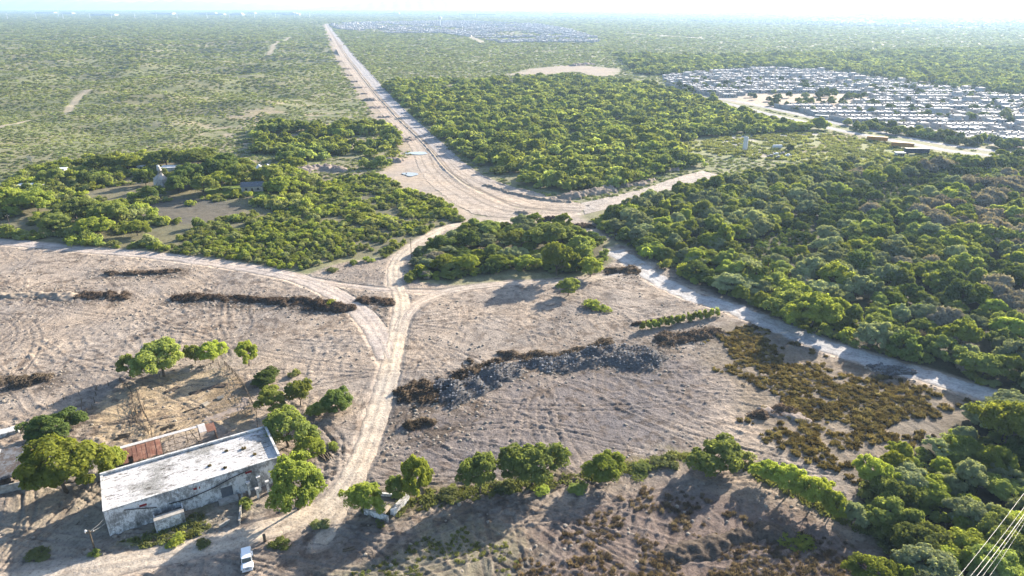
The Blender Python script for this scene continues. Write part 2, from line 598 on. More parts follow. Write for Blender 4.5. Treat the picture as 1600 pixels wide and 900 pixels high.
def empty(name, loc, rz=0.0, label=None, cat=None, group=None):
    o = bpy.data.objects.new(name, None)
    o.location = loc
    o.rotation_euler = (0, 0, rz)
    o.empty_display_size = 0.5
    C.objects.link(o)
    return tag(o, label, cat, group)


def add(name, mesh, parent=None, loc=(0, 0, 0), rz=0.0, scale=None):
    o = bpy.data.objects.new(name, mesh)
    C.objects.link(o)
    if parent is not None:
        o.parent = parent
    o.location = loc
    o.rotation_euler = (0, 0, rz)
    if scale:
        o.scale = scale
    return o


def kids(o):
    return [c for c in bpy.data.objects if c.parent == o]


# ------------------------------------------------------------------ ground sheet
def ground_rows():
    ys = [62.0]
    while ys[-1] < 600:
        ys.append(ys[-1] * 1.0027)
    while ys[-1] < 3000:
        ys.append(ys[-1] * 1.009)
    while ys[-1] < 42000:
        ys.append(ys[-1] * 1.04)
    return np.array([-60.0, -20, 10, 30, 45, 55] + ys)


SOIL = np.array([0.365, 0.308, 0.252])


def road_dist(x, y):
    d = np.full(x.shape, 1e9)
    near = y < 420
    xs, ys = x[near], y[near]
    dd = np.full(xs.shape, 1e9)
    for pts, w in ROADS:
        dd = np.minimum(dd, seg_dist(xs, ys, pts, False) - w / 2)
    d[near] = dd
    return d


def ground_fields(x, y):
    """height, colour, roughness of the bare ground"""
    n = x.size
    z = hill(x, y)
    rd = road_dist(x, y)
    clear = pmask(x, y, CLEAR, 1.5, 2.0, 7)
    off = sstep(0.0, 1.2, rd)
    near = y < 420
    xs, ys = x[near], y[near]
    mz = np.zeros(xs.shape)
    mz += (fbm(xs / 7.0, ys / 7.0, 21, 4) - 0.5) * 0.16
    mz += (fbm(xs / 1.3, ys / 1.3, 22, 3) - 0.5) * 0.10
    clod = sstep(0.60, 0.75, fbm(xs / 1.1, ys / 1.1, 23, 2)) * sstep(0.45, 0.6, fbm(xs / 15, ys / 15, 24, 2))
    mz += clod * 0.22
    lines = np.zeros(xs.shape)
    # ridges left by the blade: bands whose direction changes from patch to patch
    for k in range(5):
        a = [0.9, -0.5, 0.3, 1.35, -1.0][k]
        wob = (fbm(xs / 18, ys / 18, 50 + k, 2) - 0.5) * 7
        s = xs * math.cos(a) + ys * math.sin(a) + wob
        t = -xs * math.sin(a) + ys * math.cos(a)
        pm = sstep(0.50, 0.58, fbm(xs / 26 + 9 * k, ys / 26, 60 + k, 2))
        brk = sstep(0.35, 0.6, vnoise(s / 3.0, t / 14.0, 70 + k))
        ln_ = pm * brk * np.exp(-((np.mod(s / 3.1 + 0.25 * (vnoise(s * 0 + np.floor(s / 3.1), s * 0, 75 + k) - 0.5), 1.0) - 0.5) / 0.075) ** 2)
        mz += ln_ * 0.2
        lines = lines + ln_
    # machine tracks
    rr = random.Random(5)
    shade = np.zeros(xs.shape)
    for k in range(150):
        px = rr.uniform(-50, 1250)
        py = rr.choice([rr.uniform(400, 560), rr.uniform(430, 700), rr.uniform(700, 880)])
        cx, cy = G(px, py)
        rad = rr.uniform(22, 160)
        a0 = rr.uniform(0, 6.283)
        ccx, ccy = cx - rad * math.cos(a0), cy - rad * math.sin(a0)
        span = rr.uniform(25, 90) / rad
        bx = (np.abs(xs - cx) < 60) & (np.abs(ys - cy) < 60)
        if not bx.any():
            continue
        dx, dy = xs[bx] - ccx, ys[bx] - ccy
        r = np.hypot(dx, dy)
        ang = np.abs((np.arctan2(dy, dx) - a0 + math.pi) % (2 * math.pi) - math.pi)
        fade = sstep(span / 2, span / 2 * 0.7, ang)
        for o_ in (-1.0, 1.0):
            q = np.abs(r - rad + o_)
            prof = -0.15 * np.exp(-(q / 0.25) ** 2) + 0.09 * np.exp(-((q - 0.55) / 0.22) ** 2)
            mz[bx] += prof * fade
            shade[bx] += fade * np.exp(-(q / 0.35) ** 2)
    fur = pmask(xs, ys, PG([(930, 790), (1010, 755), (1080, 765), (1230, 800), (1290, 850), (1180, 905), (980, 905)]), 3, 3, 6)
    q = xs * 0.93 - ys * 0.36 + (fbm(xs / 12, ys / 12, 88, 2) - 0.5) * 5
    mz += fur * (np.abs(np.mod(q / 2.0, 1.0) - 0.5) * 2 - 0.5) * 0.24 * sstep(0.3, 0.5, vnoise(q / 2.0, (xs * .36 + ys * .93) / 9.0, 89))
    wk = clear[near] * off[near]
    z[near] += mz * wk * sstep(420, 330, ys) + (1 - wk) * 0.0
    z[near] += (1 - clear[near]) * off[near] * (fbm(xs / 4, ys / 4, 33, 3) - 0.5) * 0.2
    z = np.where(rd < 0.4, -0.05, z)
    hw = pmask(x, y, HWPOLY, 1.0)
    z = np.where(hw > 0.3, -0.08, z)
    # colour
    col = np.empty((n, 3))
    dry = fbm(x / 40, y / 40, 5, 4)
    scrubc = np.array([0.19, 0.205, 0.105])
    tan = np.array([0.30, 0.255, 0.17])
    far = sstep(250, 700, y)
    f = sstep(0.45, 0.62, dry)
    col[:] = scrubc * (1 - f * 0.35)[:, None] + tan * (f * 0.35)[:, None]

    def lay(mask, c, k=1.0):
        mm = (mask * k)[:, None]
        col[:] = col * (1 - mm) + np.array(c) * mm
    vg = np.zeros(n)
    sel = y > 380
    vg[sel] = sstep(9, 4, seg_dist(x[sel], y[sel], [(p[0] - 5, p[1]) for p in HWL[:9]], False))
    lay(vg, (0.36, 0.30, 0.24), 0.9)
    # open sandy belt in the left plain
    belt = pmask(x, y, PG([(230, 205), (330, 180), (480, 165), (600, 190), (635, 240), (560, 250), (440, 235), (300, 225)]), 25, 30, 40)
    lay(belt * sstep(0.42, 0.58, fbm(x / 14, y / 10, 41, 3)), (0.38, 0.32, 0.23), 0.8)
    lay(pmask(x, y, PG([(120, 255), (200, 250), (270, 238), (400, 250), (460, 262), (560, 262), (600, 290), (500, 285), (430, 290), (300, 300), (150, 300)]), 6, 10, 15), (0.33, 0.27, 0.19), 0.7)
    lay(pmask(x, y, SCRUB, 3, 3, 6), (0.17, 0.155, 0.095), 0.8)
    lay(clear, SOIL)
    greyer = sstep(0.42, 0.62, fbm(x / 24, y / 24, 91, 4))
    lay(clear * greyer, (0.22, 0.195, 0.175), 0.65)
    lay(clear * sstep(0.55, 0.7, fbm(x / 9, y / 9, 92, 4)), (0.44, 0.375, 0.31), 0.6)
    lay(pmask(x, y, PG([(560, 815), (700, 785), (950, 765), (1060, 735), (1150, 742), (1330, 835), (1420, 910), (1430, 1000), (300, 1000), (430, 880)]), 4, 5, 8), (0.20, 0.165, 0.135), 0.7)
    lay(pmask(x, y, RUBZONE, 6, 8, 9), (0.155, 0.14, 0.145), 0.8)
    lay(pmask(x, y, WEED, 3, 6, 9), (0.20, 0.165, 0.12), 0.75)
    lay(pmask(x, y, FIELD, 3, 5, 9), (0.165, 0.125, 0.11), 0.8)
    lay(pmask(x, y, GRASS, 3, 5, 9), (0.24, 0.22, 0.15), 0.8)
    lay(pmask(x, y, PLAZA, 3, 3, 9), (0.42, 0.35, 0.29), 0.9)
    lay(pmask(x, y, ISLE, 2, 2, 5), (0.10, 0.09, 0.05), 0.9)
    lay(pmask(x, y, YARD, 3, 4, 8), (0.13, 0.12, 0.10), 0.9)  # ranch yard: shade of the trees is painted into this dark ground colour
    lay(pmask(x, y, PG([(320, 292), (410, 288), (415, 303), (330, 306)]), 3, 2, 5), (0.16, 0.24, 0.03), 1.0)
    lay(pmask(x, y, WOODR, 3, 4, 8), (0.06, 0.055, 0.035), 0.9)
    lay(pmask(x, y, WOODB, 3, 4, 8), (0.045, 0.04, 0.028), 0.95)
    lay(pmask(x, y, CORRAL, 1.5, 2, 4), (0.42, 0.33, 0.21), 0.9)
    dung = pmask(x, y, PG([(330, 600), (385, 592), (402, 650), (360, 668), (300, 655)]), 2, 4, 4)
    lay(dung, (0.14, 0.10, 0.06), 0.55)
    lay(pmask(x, y, PG([(40, 760), (150, 700), (420, 790), (300, 850), (140, 880), (-40, 880)]), 4, 4, 6), (0.30, 0.27, 0.20), 0.6)
    lay(pmask(x, y, PG([(180, 850), (310, 800), (330, 830), (230, 866)]), 2, 3, 4), (0.13, 0.15, 0.05), 0.8)
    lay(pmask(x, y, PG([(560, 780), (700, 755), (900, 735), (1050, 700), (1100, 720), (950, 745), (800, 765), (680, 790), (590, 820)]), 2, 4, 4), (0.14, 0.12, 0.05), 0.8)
    lay(pmask(x, y, MEADOW, 6, 8, 12), (0.23, 0.25, 0.10), 0.9)
    lay(pmask(x, y, PG([(1130, 215), (1160, 212), (1280, 207), (1280, 211), (1180, 218), (1165, 232), (1250, 238), (1240, 247), (1150, 245), (1125, 235)]), 3, 3, 8), (0.42, 0.40, 0.38), 0.9)
    lay(pmask(x, y, PG([(1290, 203), (1350, 213), (1340, 232), (1290, 238), (1180, 244), (1280, 228)]), 3, 3, 8), (0.24, 0.19, 0.11), 0.7)
    lay(pmask(x, y, SUBD, 5), (0.30, 0.275, 0.25), 1.0)
    lay(pmask(x, y, PG([(1110, 153), (1150, 161), (1208, 172), (1266, 185), (1322, 198), (1422, 218), (1484, 229), (1420, 222), (1356, 210), (1300, 198), (1255, 187), (1199, 176), (1142, 162)]), 2), (0.18, 0.20, 0.09), 0.9)
    lay(pmask(x, y, PARK, 8, 8, 15), (0.42, 0.34, 0.26), 0.9)
    lay(pmask(x, y, TOWN, 20, 40, 90), (0.30, 0.28, 0.25), 0.8)
    lay(pmask(x, y, CITY, 60, 120, 200), (0.26, 0.25, 0.22), 0.6)
    lay(pmask(x, y, QUARRY, 12, 15, 20), (0.34, 0.285, 0.23), 0.95)
    for pts, w in ((PG([(105, 175), (112, 165), (125, 155), (142, 149)]), 9), (PG([(0, 205), (40, 190), (105, 178)]), 7), (PG([(250, 72), (330, 70)]), 25), (PG([(415, 85), (440, 65), (455, 58)]), 12),
                   (PG([(690, 48), (725, 52), (755, 67)]), 20), (PG([(810, 80), (850, 90)]), 12), (PG([(980, 52), (1100, 60)]), 26), (PG([(900, 45), (1100, 40), (1250, 45)]), 60),
                   (PG([(130, 60), (290, 62)]), 20), (PG([(240, 45), (320, 47)]), 30), (PG([(0, 50), (140, 42)]), 50)):
        m_ = np.zeros(n)
        sel = y > 400
        m_[sel] = sstep(w / 2, w / 4, seg_dist(x[sel], y[sel], pts, False))
        lay(m_, (0.42, 0.36, 0.27), 0.8)
    lay(sstep(1.6, 0.0, rd) * sstep(500, 420, y), (0.44, 0.375, 0.31), 0.7)
    sh = np.zeros(n)
    sh[near] = shade + 0.7 * lines
    lay(np.clip(sh, 0, 1) * clear * 0.5, (0.24, 0.205, 0.175))
    # dark litter of broken brush over the cleared land
    lit = sstep(0.56, 0.68, fbm(x / 2.2, y / 2.2, 120, 4)) * sstep(0.40, 0.6, fbm(x / 30, y / 30, 121, 3))
    lay(lit * clear * near, (0.13, 0.10, 0.08), 0.7)
    hd = np.full(n, 1e9)
    nn = y < 300
    for q in HEAPS:
        hd[nn] = np.minimum(hd[nn], seg_dist(x[nn], y[nn], q, False))
    st = sstep(9.0, 1.5, hd) * sstep(0.34, 0.62, fbm(x / 2.6, y / 2.6, 140, 4)) * off
    lay(st * clear, (0.115, 0.09, 0.07), 0.85)
    rough = 0.25 + 0.45 * clear * off
    return z, col * 0.82, rough


def set_attrs(me, col, rough):
    a = me.color_attributes.new("Col", 'FLOAT_COLOR', 'POINT')
    c4 = np.ones((len(col), 4), np.float32)
    c4[:, :3] = col
    a.data.foreach_set("color", c4.ravel())
    r = me.attributes.new("Rough", 'FLOAT', 'POINT')
    r.data.foreach_set("value", np.asarray(rough, np.float32))


def build_ground():
    ys = ground_rows()
    nc = 860
    u = np.linspace(-1, 1, nc)
    Yg, U = np.meshgrid(ys, u, indexing='ij')
    Xg = U * (0.95 * np.abs(Yg) + 60)
    x, y = Xg.ravel(), Yg.ravel()
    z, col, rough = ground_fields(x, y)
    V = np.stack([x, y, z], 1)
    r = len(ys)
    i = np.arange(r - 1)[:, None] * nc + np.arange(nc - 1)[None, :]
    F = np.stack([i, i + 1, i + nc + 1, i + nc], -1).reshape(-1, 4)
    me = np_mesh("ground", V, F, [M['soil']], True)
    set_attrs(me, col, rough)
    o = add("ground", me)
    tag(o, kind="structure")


build_ground()


def resample(pts, step):
    P = [Vector(p).to_2d() if len(p) == 2 else Vector(p[:2]) for p in pts]
    # Catmull-Rom
    out = []
    for i in range(len(P) - 1):
        p0 = P[max(i - 1, 0)]
        p1, p2 = P[i], P[i + 1]
        p3 = P[min(i + 2, len(P) - 1)]
        k = max(2, int((p2 - p1).length / step))
        for j in range(k):
            t = j / k
            out.append(0.5 * ((2 * p1) + (p2 - p0) * t + (2 * p0 - 5 * p1 + 4 * p2 - p3) * t * t + (3 * p1 - p0 - 3 * p2 + p3) * t ** 3))
    out.append(P[-1])
    return out


def ribbon(name, pts, w, col, z=0.02, rut=0.05, seed=1, step=0.6, ncol=15, edge=0.6, kind="structure"):
    C_ = resample(pts, step)
    n = len(C_)
    xs = np.array([p.x for p in C_])
    ys = np.array([p.y for p in C_])
    tx = np.gradient(xs)
    ty = np.gradient(ys)
    l = np.hypot(tx, ty)
    nx, ny = ty / l, -tx / l
    u = np.linspace(-1, 1, ncol)
    s = np.cumsum(l)
    jl = w / 2 + (fbm(s / 2.5, s * 0, seed, 3) - 0.5) * 2 * edge
    jr = w / 2 + (fbm(s / 2.5, s * 0 + 50, seed, 3) - 0.5) * 2 * edge
    off = np.where(u[None, :] < 0, u[None, :] * jl[:, None], u[None, :] * jr[:, None])
    X = xs[:, None] + nx[:, None] * off
    Y = ys[:, None] + ny[:, None] * off
    wheel = np.exp(-((np.abs(off) - 0.95) / 0.35) ** 2)
    mid = np.exp(-(off / 0.5) ** 2)
    Z = z + rut * (0.6 * mid - wheel) + (fbm(X / 0.9, Y / 0.9, seed + 4, 3) - 0.5) * 0.05 + 0.03
    Z = np.where(np.abs(u)[None, :] > 0.98, -0.02, Z)
    col = np.array(col)
    v = (0.9 + 0.25 * (fbm(X / 5, Y / 5, seed + 9, 3)) + 0.10 * wheel - 0.10 * mid)[..., None]
    edgef = sstep(0.7, 1.0, np.abs(u))[None, :, None] * 0.6
    cc = 0.82 * (col * v * (1 - edgef) + np.array((0.34, 0.29, 0.24)) * edgef)
    i = np.arange(n - 1)[:, None] * ncol + np.arange(ncol - 1)[None, :]
    F = np.stack([i, i + 1, i + ncol + 1, i + ncol], -1).reshape(-1, 4)
    me = np_mesh(name, np.stack([X, Y, Z], -1).reshape(-1, 3), F, [M['soil']], True)
    set_attrs(me, cc.reshape(-1, 3), np.full(n * ncol, 0.35))
    o = add(name, me)
    tag(o, kind=kind)
    return o


ribbon("dirt_road", MAIN, 5.2, (0.50, 0.43, 0.345), 0.03, 0.06, 1)
ribbon("dirt_path", LEFTT, 6.5, (0.47, 0.41, 0.36), 0.024, 0.05, 2)
ribbon("dirt_path", BRANCH, 4.0, (0.47, 0.40, 0.33), 0.020, 0.05, 3)
ribbon("dirt_path", CROSS, 3.0, (0.46, 0.39, 0.33), 0.016, 0.05, 4)
ribbon("dirt_path", SPUR, 3.5, (0.47, 0.40, 0.32), 0.018, 0.05, 5)
ribbon("dirt_path", SPUR2, 2.6, (0.46, 0.39, 0.31), 0.014, 0.05, 6)
ribbon("dirt_road", PALE, 8.0, (0.46, 0.45, 0.44), 0.028, 0.05, 7, edge=1.6)


def pair_ribbon(name, Lp, Rp, z, colf, hf, nal=900, nac=50, rough=0.5):
    def rs(P):
        P = np.array(P)
        # space by the logarithm of distance so that the near end keeps its detail
        d = np.r_[0, np.cumsum(np.hypot(*np.diff(P, axis=0).T) / (P[1:, 1] + P[:-1, 1]))]
        return P, d
    A, _ = rs(Lp)
    B, _ = rs(Rp)
    n0 = len(A)
    dd = np.r_[0, np.cumsum((np.hypot(*np.diff(A + B, axis=0).T)) / (A[1:, 1] + A[:-1, 1]))]
    t = np.linspace(0, dd[-1], nal)

    def sm(P):
        q = np.stack([np.interp(t, dd, P[:, 0]), np.interp(t, dd, P[:, 1])], 1)
        k = 15
        pad = np.r_[np.repeat(q[:1], k, 0), q, np.repeat(q[-1:], k, 0)]
        w = np.hanning(2 * k + 1)
        w /= w.sum()
        return np.stack([np.convolve(pad[:, j], w, 'valid') for j in (0, 1)], 1)
    a, b = sm(A), sm(B)
    u = np.linspace(0, 1, nac)
    jit = (fbm(t * 260, t * 0, 5, 3) - 0.5) * 0.06
    uu = u[None, :] + jit[:, None] * (np.abs(u - 0.5) * 2)[None, :] ** 4
    X = a[:, None, 0] * (1 - uu) + b[:, None, 0] * uu
    Y = a[:, None, 1] * (1 - uu) + b[:, None, 1] * uu
    U = np.broadcast_to(u[None, :], X.shape)
    T = np.broadcast_to((t / t[-1])[:, None], X.shape)
    Z = z + hf(U, T, X, Y)
    cc = colf(U, T, X, Y)
    i = np.arange(nal - 1)[:, None] * nac + np.arange(nac - 1)[None, :]
    F = np.stack([i, i + 1, i + nac + 1, i + nac], -1).reshape(-1, 4)
    me = np_mesh(name, np.stack([X, Y, Z], -1).reshape(-1, 3), F, [M['soil']], True)
    set_attrs(me, 0.82 * cc.reshape(-1, 3), np.full(X.size, rough))
    o = add(name, me)
    tag(o, kind="structure")
    return o


def hw_col(U, T, X, Y):
    beige = np.array((0.45, 0.38, 0.31))
    blue = np.array((0.40, 0.385, 0.385))
    k = sstep(0.52, 0.58, U + (fbm(X / 14, Y / 14, 8, 3) - 0.5) * 0.12) * sstep(0.93, 0.7, T)
    c = beige * (1 - k[..., None]) + blue * k[..., None]
    tr = np.zeros(U.shape)
    for c0, am in ((0.13, .5), (0.30, .8), (0.36, .6), (0.47, 1.0), (0.52, 1.0), (0.66, .6), (0.72, .5), (0.86, .4)):
        q = U - c0 - (fbm(T * 30 + c0 * 50, T * 0, 14, 3) - 0.5) * 0.10
        tr += am * np.exp(-(q / 0.016) ** 2)
    red = sstep(0.60, 0.68, fbm(X / 20, Y / 40, 77, 3)) * (T < 0.35)
    c = c * (1 - red[..., None] * 0.4) + np.array((0.40, 0.27, 0.20)) * red[..., None] * 0.4
    c = c * (0.85 + 0.3 * fbm(X / 8, Y / 8, 9, 3))[..., None]
    return c * (1 - 0.58 * np.clip(tr, 0, 1))[..., None]


def hw_h(U, T, X, Y):
    z = (fbm(X / 2.5, Y / 2.5, 15, 3) - 0.5) * 0.12
    c0 = 0.42 + (fbm(T * 12, T * 0, 14, 3) - 0.5) * 0.05
    z += 0.55 * np.exp(-((U - c0) / 0.018) ** 2) * (0.4 + fbm(X / 4, Y / 4, 2, 2)) * sstep(0.95, 0.85, T)
    z -= 0.20 * np.exp(-((U - c0 - 0.035) / 0.012) ** 2)
    z += 0.7 * np.exp(-((U - 0.985) / 0.012) ** 2) * sstep(0.35, 0.6, fbm(X / 6, Y / 6, 3, 2))
    return z


pair_ribbon("road_under_construction", HWL, HWR, 0.06, hw_col, hw_h)
pair_ribbon("dirt_road", SB_L, SB_R, 0.045, lambda U, T, X, Y: np.array((0.42, 0.375, 0.33)) * (0.8 + 0.4 * fbm(X / 7, Y / 7, 4, 3))[..., None],
            lambda U, T, X, Y: (fbm(X / 3, Y / 3, 5, 3) - 0.5) * 0.2, 160, 24)


def asphalt(name, pts, w, z):
    o = ribbon(name, pts, w, (0.34, 0.34, 0.355), z, 0.0, 8, step=4.0, ncol=7, edge=0.0)
    return o


asphalt("road", LANE1, 9.0, 0.05)
asphalt("road", LANE2, 8.0, 0.046)


# shallow puddles of the works
def water_mat():
    m, nt, b = mat_new("water")
    b.inputs["Base Color"].default_value = (0.26, 0.25, 0.23, 1)
    b.inputs["Roughness"].default_value = 0.12
    b.inputs["Specular IOR Level"].default_value = 1.0
    return m


M['water'] = water_mat()
for (px, py, w, h) in ((652, 240, 34, 4.5), (643, 273, 20, 6), (632, 272, 8, 3)):
    ring = []
    for k in range(26):
        a = 2 * math.pi * k / 26
        rr_ = 1 + 0.12 * math.sin(3 * a + px) + 0.05 * math.sin(5 * a)
        gx, gy = G(px + math.cos(a) * w / 2 * rr_, py + math.sin(a) * h / 2 * rr_)
        ring.append((gx, gy, 0.30))
    mb = MB()
    mb.add(ring, [tuple(range(26))])
    tag(mb.build("puddle_water", M['water']), kind="structure")


# ------------------------------------------------------------------ vegetation prototypes
def quads(cen, nrm, size, rng, elong=1.0):
    n = len(cen)
    nrm = nrm / (np.linalg.norm(nrm, axis=1, keepdims=True) + 1e-9)
    r = rng.normal(size=(n, 3))
    t = np.cross(nrm, r)
    t /= (np.linalg.norm(t, axis=1, keepdims=True) + 1e-9)
    b = np.cross(nrm, t)
    s = (size * rng.uniform(0.6, 1.3, n))[:, None] * 0.5
    t = t * s * elong
    b = b * s
    V = np.stack([cen - t - b * 0.6, cen + t * 0.9 - b, cen + t + b * 0.7, cen - t * 0.8 + b], 1).reshape(-1, 3)
    F = np.arange(n * 4).reshape(-1, 4)
    return V, F


def crown_points(rng, nb, blob_r, n_leaf, W, H, base, flat=0.75, shell=0.72, open_=0.0):
    """clusters of leaves spread through a domed crown of width W whose top is at H and whose skirt is at base"""
    Rw = W / 2
    cs = []
    tries = 0
    while len(cs) < nb and tries < 5000:
        tries += 1
        a = rng.uniform(0, 2 * math.pi)
        u = rng.uniform(-0.12, 1.0)
        rad = math.sqrt(max(0, 1 - max(u, 0) ** 2)) * (1 - open_ * rng.uniform(0, 0.4))
        k = rng.uniform(0.55, 0.86)
        lump = 1 + 0.26 * math.sin(2 * a + nb) + 0.2 * math.sin(3 * a + 1.7 * nb)
        c = np.array([math.cos(a) * rad * Rw * k * lump, math.sin(a) * rad * Rw * k * lump, base + (H - base) * (0.18 + 0.66 * u * k / 0.86)])
        if all(np.linalg.norm((c - q) / np.array([1, 1, 0.8])) > blob_r * 0.75 for q in cs):
            cs.append(c)
    cs = np.array(cs)
    per = max(8, n_leaf // len(cs))
    P, N = [], []
    for c in cs:
        d = rng.normal(size=(per, 3))
        d /= np.linalg.norm(d, axis=1, keepdims=True)
        d[:, 2] = np.where(d[:, 2] < -0.25, -d[:, 2] * 0.7, d[:, 2])
        br = blob_r * rng.uniform(0.6, 1.35)
        rr = br * (shell + (1.08 - shell) * rng.random(per) ** 0.7)[:, None]
        fuzz = 1 + 0.18 * np.sin(d[:, :1] * 5 + c[0]) * np.cos(d[:, 1:2] * 4 + c[1])
        p = c + d * rr * fuzz * np.array([1.0, 1.0, flat])
        P.append(p)
        out = d + (p - np.array([0, 0, base])) / (np.linalg.norm(p - np.array([0, 0, base]), axis=1, keepdims=True) + 1e-6) * 0.3
        N.append(out + rng.normal(size=(per, 3)) * 0.6 + np.array([0, 0, 0.25]))
    return cs, np.concatenate(P), np.concatenate(N)


def trunk_mesh(name, rng, targets, base, H, r0, lean=0.3, fork=0.35, mat=None):
    mb = MB()
    root = Vector((0, 0, -0.35))
    fk = Vector((rng.uniform(-lean, lean), rng.uniform(-lean, lean), base * fork + 0.3))
    mb.tube([root, root.lerp(fk, 0.5) + Vector((rng.uniform(-.1, .1), 0, 0)), fk], [r0 * 1.25, r0, r0 * 0.85], 7)
    idx = list(range(len(targets)))
    rng.shuffle(idx)
    nl = min(5, len(idx))
    limbs = []
    for k in range(nl):
        t = Vector(targets[idx[k]].tolist())
        m1 = fk.lerp(t, 0.45) + Vector((rng.uniform(-.3, .3), rng.uniform(-.3, .3), rng.uniform(0, .4)))
        mb.tube([fk, m1, t], [r0 * 0.62, r0 * 0.42, r0 * 0.12], 5)
        limbs.append(m1)
    for k in idx[nl:nl + 14]:
        t = Vector(targets[k].tolist())
        s = min(limbs, key=lambda q: (q - t).length)
        mb.tube([s, s.lerp(t, 0.5) + Vector((0, 0, 0.15)), t], [r0 * 0.3, r0 * 0.2, r0 * 0.06], 4, caps=False)
    return mb.mesh(name, mat or M['bark'], smooth=True)


PROTO = {}


def make_proto(key, seed, leafmat, nb, blob, nleaf, size, base, flat=0.75, open_=0.0, r0=0.16, W=8.0, H=6.0, elong=1.2, shell=0.72, trunk=True):
    rng = np.random.default_rng(seed)
    cs, P, N = crown_points(rng, nb, blob, nleaf, W, H, base, flat, shell, open_)
    V, F = quads(P, N, size, rng, elong)
    me = np_mesh("crown", V, F, [M[leafmat]])
    tm = trunk_mesh("trunk", rng, cs, base + 1.0, H, r0) if trunk else None
    mx = np.abs(V[:, :2]).max(0)
    PROTO[key] = dict(crown=me, trunk=tm, W=(mx[0] + mx[1]) * 0.95, H=V[:, 2].max())


HERO = ('yellow', 'green', 'dark', 'grey')
for i, lm in enumerate(['leaf_yellow', 'leaf_green', 'leaf_dark', 'leaf_grey']):
    for k in range(3):
        make_proto(('hero', HERO[i], k), 100 + i * 10 + k, lm, 54 + 8 * k, 0.72, 15000, 0.20, 1.9 if lm != 'leaf_dark' else 0.6, 0.8, 0.25, 0.17)
WOODK = ('green', 'yellow', 'grey', 'dark', 'bare')
for i, lm in enumerate(['leaf_green', 'leaf_yellow', 'leaf_grey', 'leaf_dark', 'leaf_bare']):
    for k in range(3):
        if lm == 'leaf_bare':
            make_proto(('wood', 'bare', k), 240 + k, lm, 26, 1.2, 4200, 0.34, 0.8, 0.8, 0.0, 0.14, elong=3.0, shell=0.4)
        else:
            make_proto(('wood', WOODK[i], k), 200 + i * 10 + k, lm, 44 + 5 * k, 0.80, 9500, 0.29, 0.9, 0.9, 0.0, 0.15)
for k in range(4):
    make_proto(('shrub', 'scrub', k), 300 + k, 'leaf_scrub', 8 + k, 0.75, 900, 0.26, 0.1, 0.8, 0.1, 0.06, W=3.2, H=2.0, shell=0.5)
    make_proto(('shrub', 'lime', k), 310 + k, 'leaf_yellow', 8 + k, 0.75, 900, 0.26, 0.1, 0.8, 0.1, 0.06, W=3.2, H=2.2, shell=0.5)
    make_proto(('shrub', 'deep', k), 320 + k, 'leaf_green', 8 + k, 0.75, 900, 0.26, 0.1, 0.8, 0.1, 0.06, W=3.2, H=2.2, shell=0.5)
for k in range(4):
    make_proto(('far', 'a', k), 400 + k, 'leaf_far', 7, 1.4, 170, 1.0, 0.2, 0.8, 0.0, W=6, H=3.4, shell=0.8, trunk=False)
    make_proto(('far', 'b', k), 410 + k, 'leaf_green', 7, 1.4, 220, 0.95, 0.3, 0.85, 0.0, W=6, H=4.4, shell=0.8, trunk=False)


def tuft_mesh(name, mat, seed, n=26, h=0.6, spread=0.5, w=0.12):
    rng = np.random.default_rng(seed)
    V, F = [], []
    for i in range(n):
        a = rng.uniform(0, 6.283)
        r = spread * math.sqrt(rng.random())
        bx, by = math.cos(a) * r, math.sin(a) * r
        hh = h * rng.uniform(0.5, 1.1)
        lx, ly = rng.normal(0, 0.28, 2) * hh
        ta = rng.uniform(0, 3.14)
        wx, wy = math.cos(ta) * w, math.sin(ta) * w
        o = len(V)
        V += [(bx - wx, by - wy, -0.05), (bx + wx, by + wy, -0.05), (bx + lx + wx * .5, by + ly + wy * .5, hh), (bx + lx - wx * .5, by + ly - wy * .5, hh)]
        F.append((o, o + 1, o + 2, o + 3))
    return np_mesh(name, V, F, [mat])


TUFT = {k: [tuft_mesh("tuft", M[m], 500 + i * 7 + j, nn, h, sp, w) for j in range(3)] for i, (k, m, nn, h, sp, w) in enumerate(
    [('brown', 'weed_brown', 70, 0.8, 0.7, 0.12), ('red', 'weed_red', 60, 0.7, 0.6, 0.07), ('green', 'weed_green', 50, 0.45, 0.6, 0.10)])}


def palm_proto(key, seed, trunk_h, crown_r, skirt=True):
    rng = np.random.default_rng(seed)
    V, F = [], []
    for i in range(46):
        a = rng.uniform(0, 6.283)
        el = rng.uniform(-0.5, 1.35)
        Ln = crown_r * rng.uniform(0.8, 1.1)
        for s in range(4):
            t0, t1 = s / 4, (s + 1) / 4
            pts = []
            for t in (t0, t1):
                rr_ = Ln * t
                x = math.cos(a) * rr_ * math.cos(el)
                y = math.sin(a) * rr_ * math.cos(el)
                z = trunk_h + math.sin(el) * rr_ - 0.5 * rr_ * t
                w = 0.34 * math.sin(math.pi * min(0.97, t * 0.8 + 0.12)) * crown_r / 2.2
                pts.append((x - math.sin(a) * w, y + math.cos(a) * w, z - 0.12))
                pts.append((x, y, z))
                pts.append((x + math.sin(a) * w, y - math.cos(a) * w, z - 0.12))
            o = len(V)
            V += pts
            F += [(o, o + 1, o + 4, o + 3), (o + 1, o + 2, o + 5, o + 4)]
    crown = np_mesh("crown", V, F, [M['leaf_palm']])
    mb = MB()
    n = 7
    mb.tube([(0.05 * math.sin(k), 0, -0.3 + (trunk_h + 0.3) * k / n) for k in range(n + 1)], [0.26 if k % 2 else 0.22 for k in range(n + 1)], 8)
    if skirt:
        mb.tube([(0, 0, trunk_h * 0.45), (0, 0, trunk_h * 0.75), (0, 0, trunk_h)], [0.45, 0.6, 0.35], 9)
    PROTO[key] = dict(crown=crown, trunk=mb.mesh("trunk", M['bark_palm'], smooth=True), W=crown_r * 2, H=trunk_h + crown_r * 0.8)


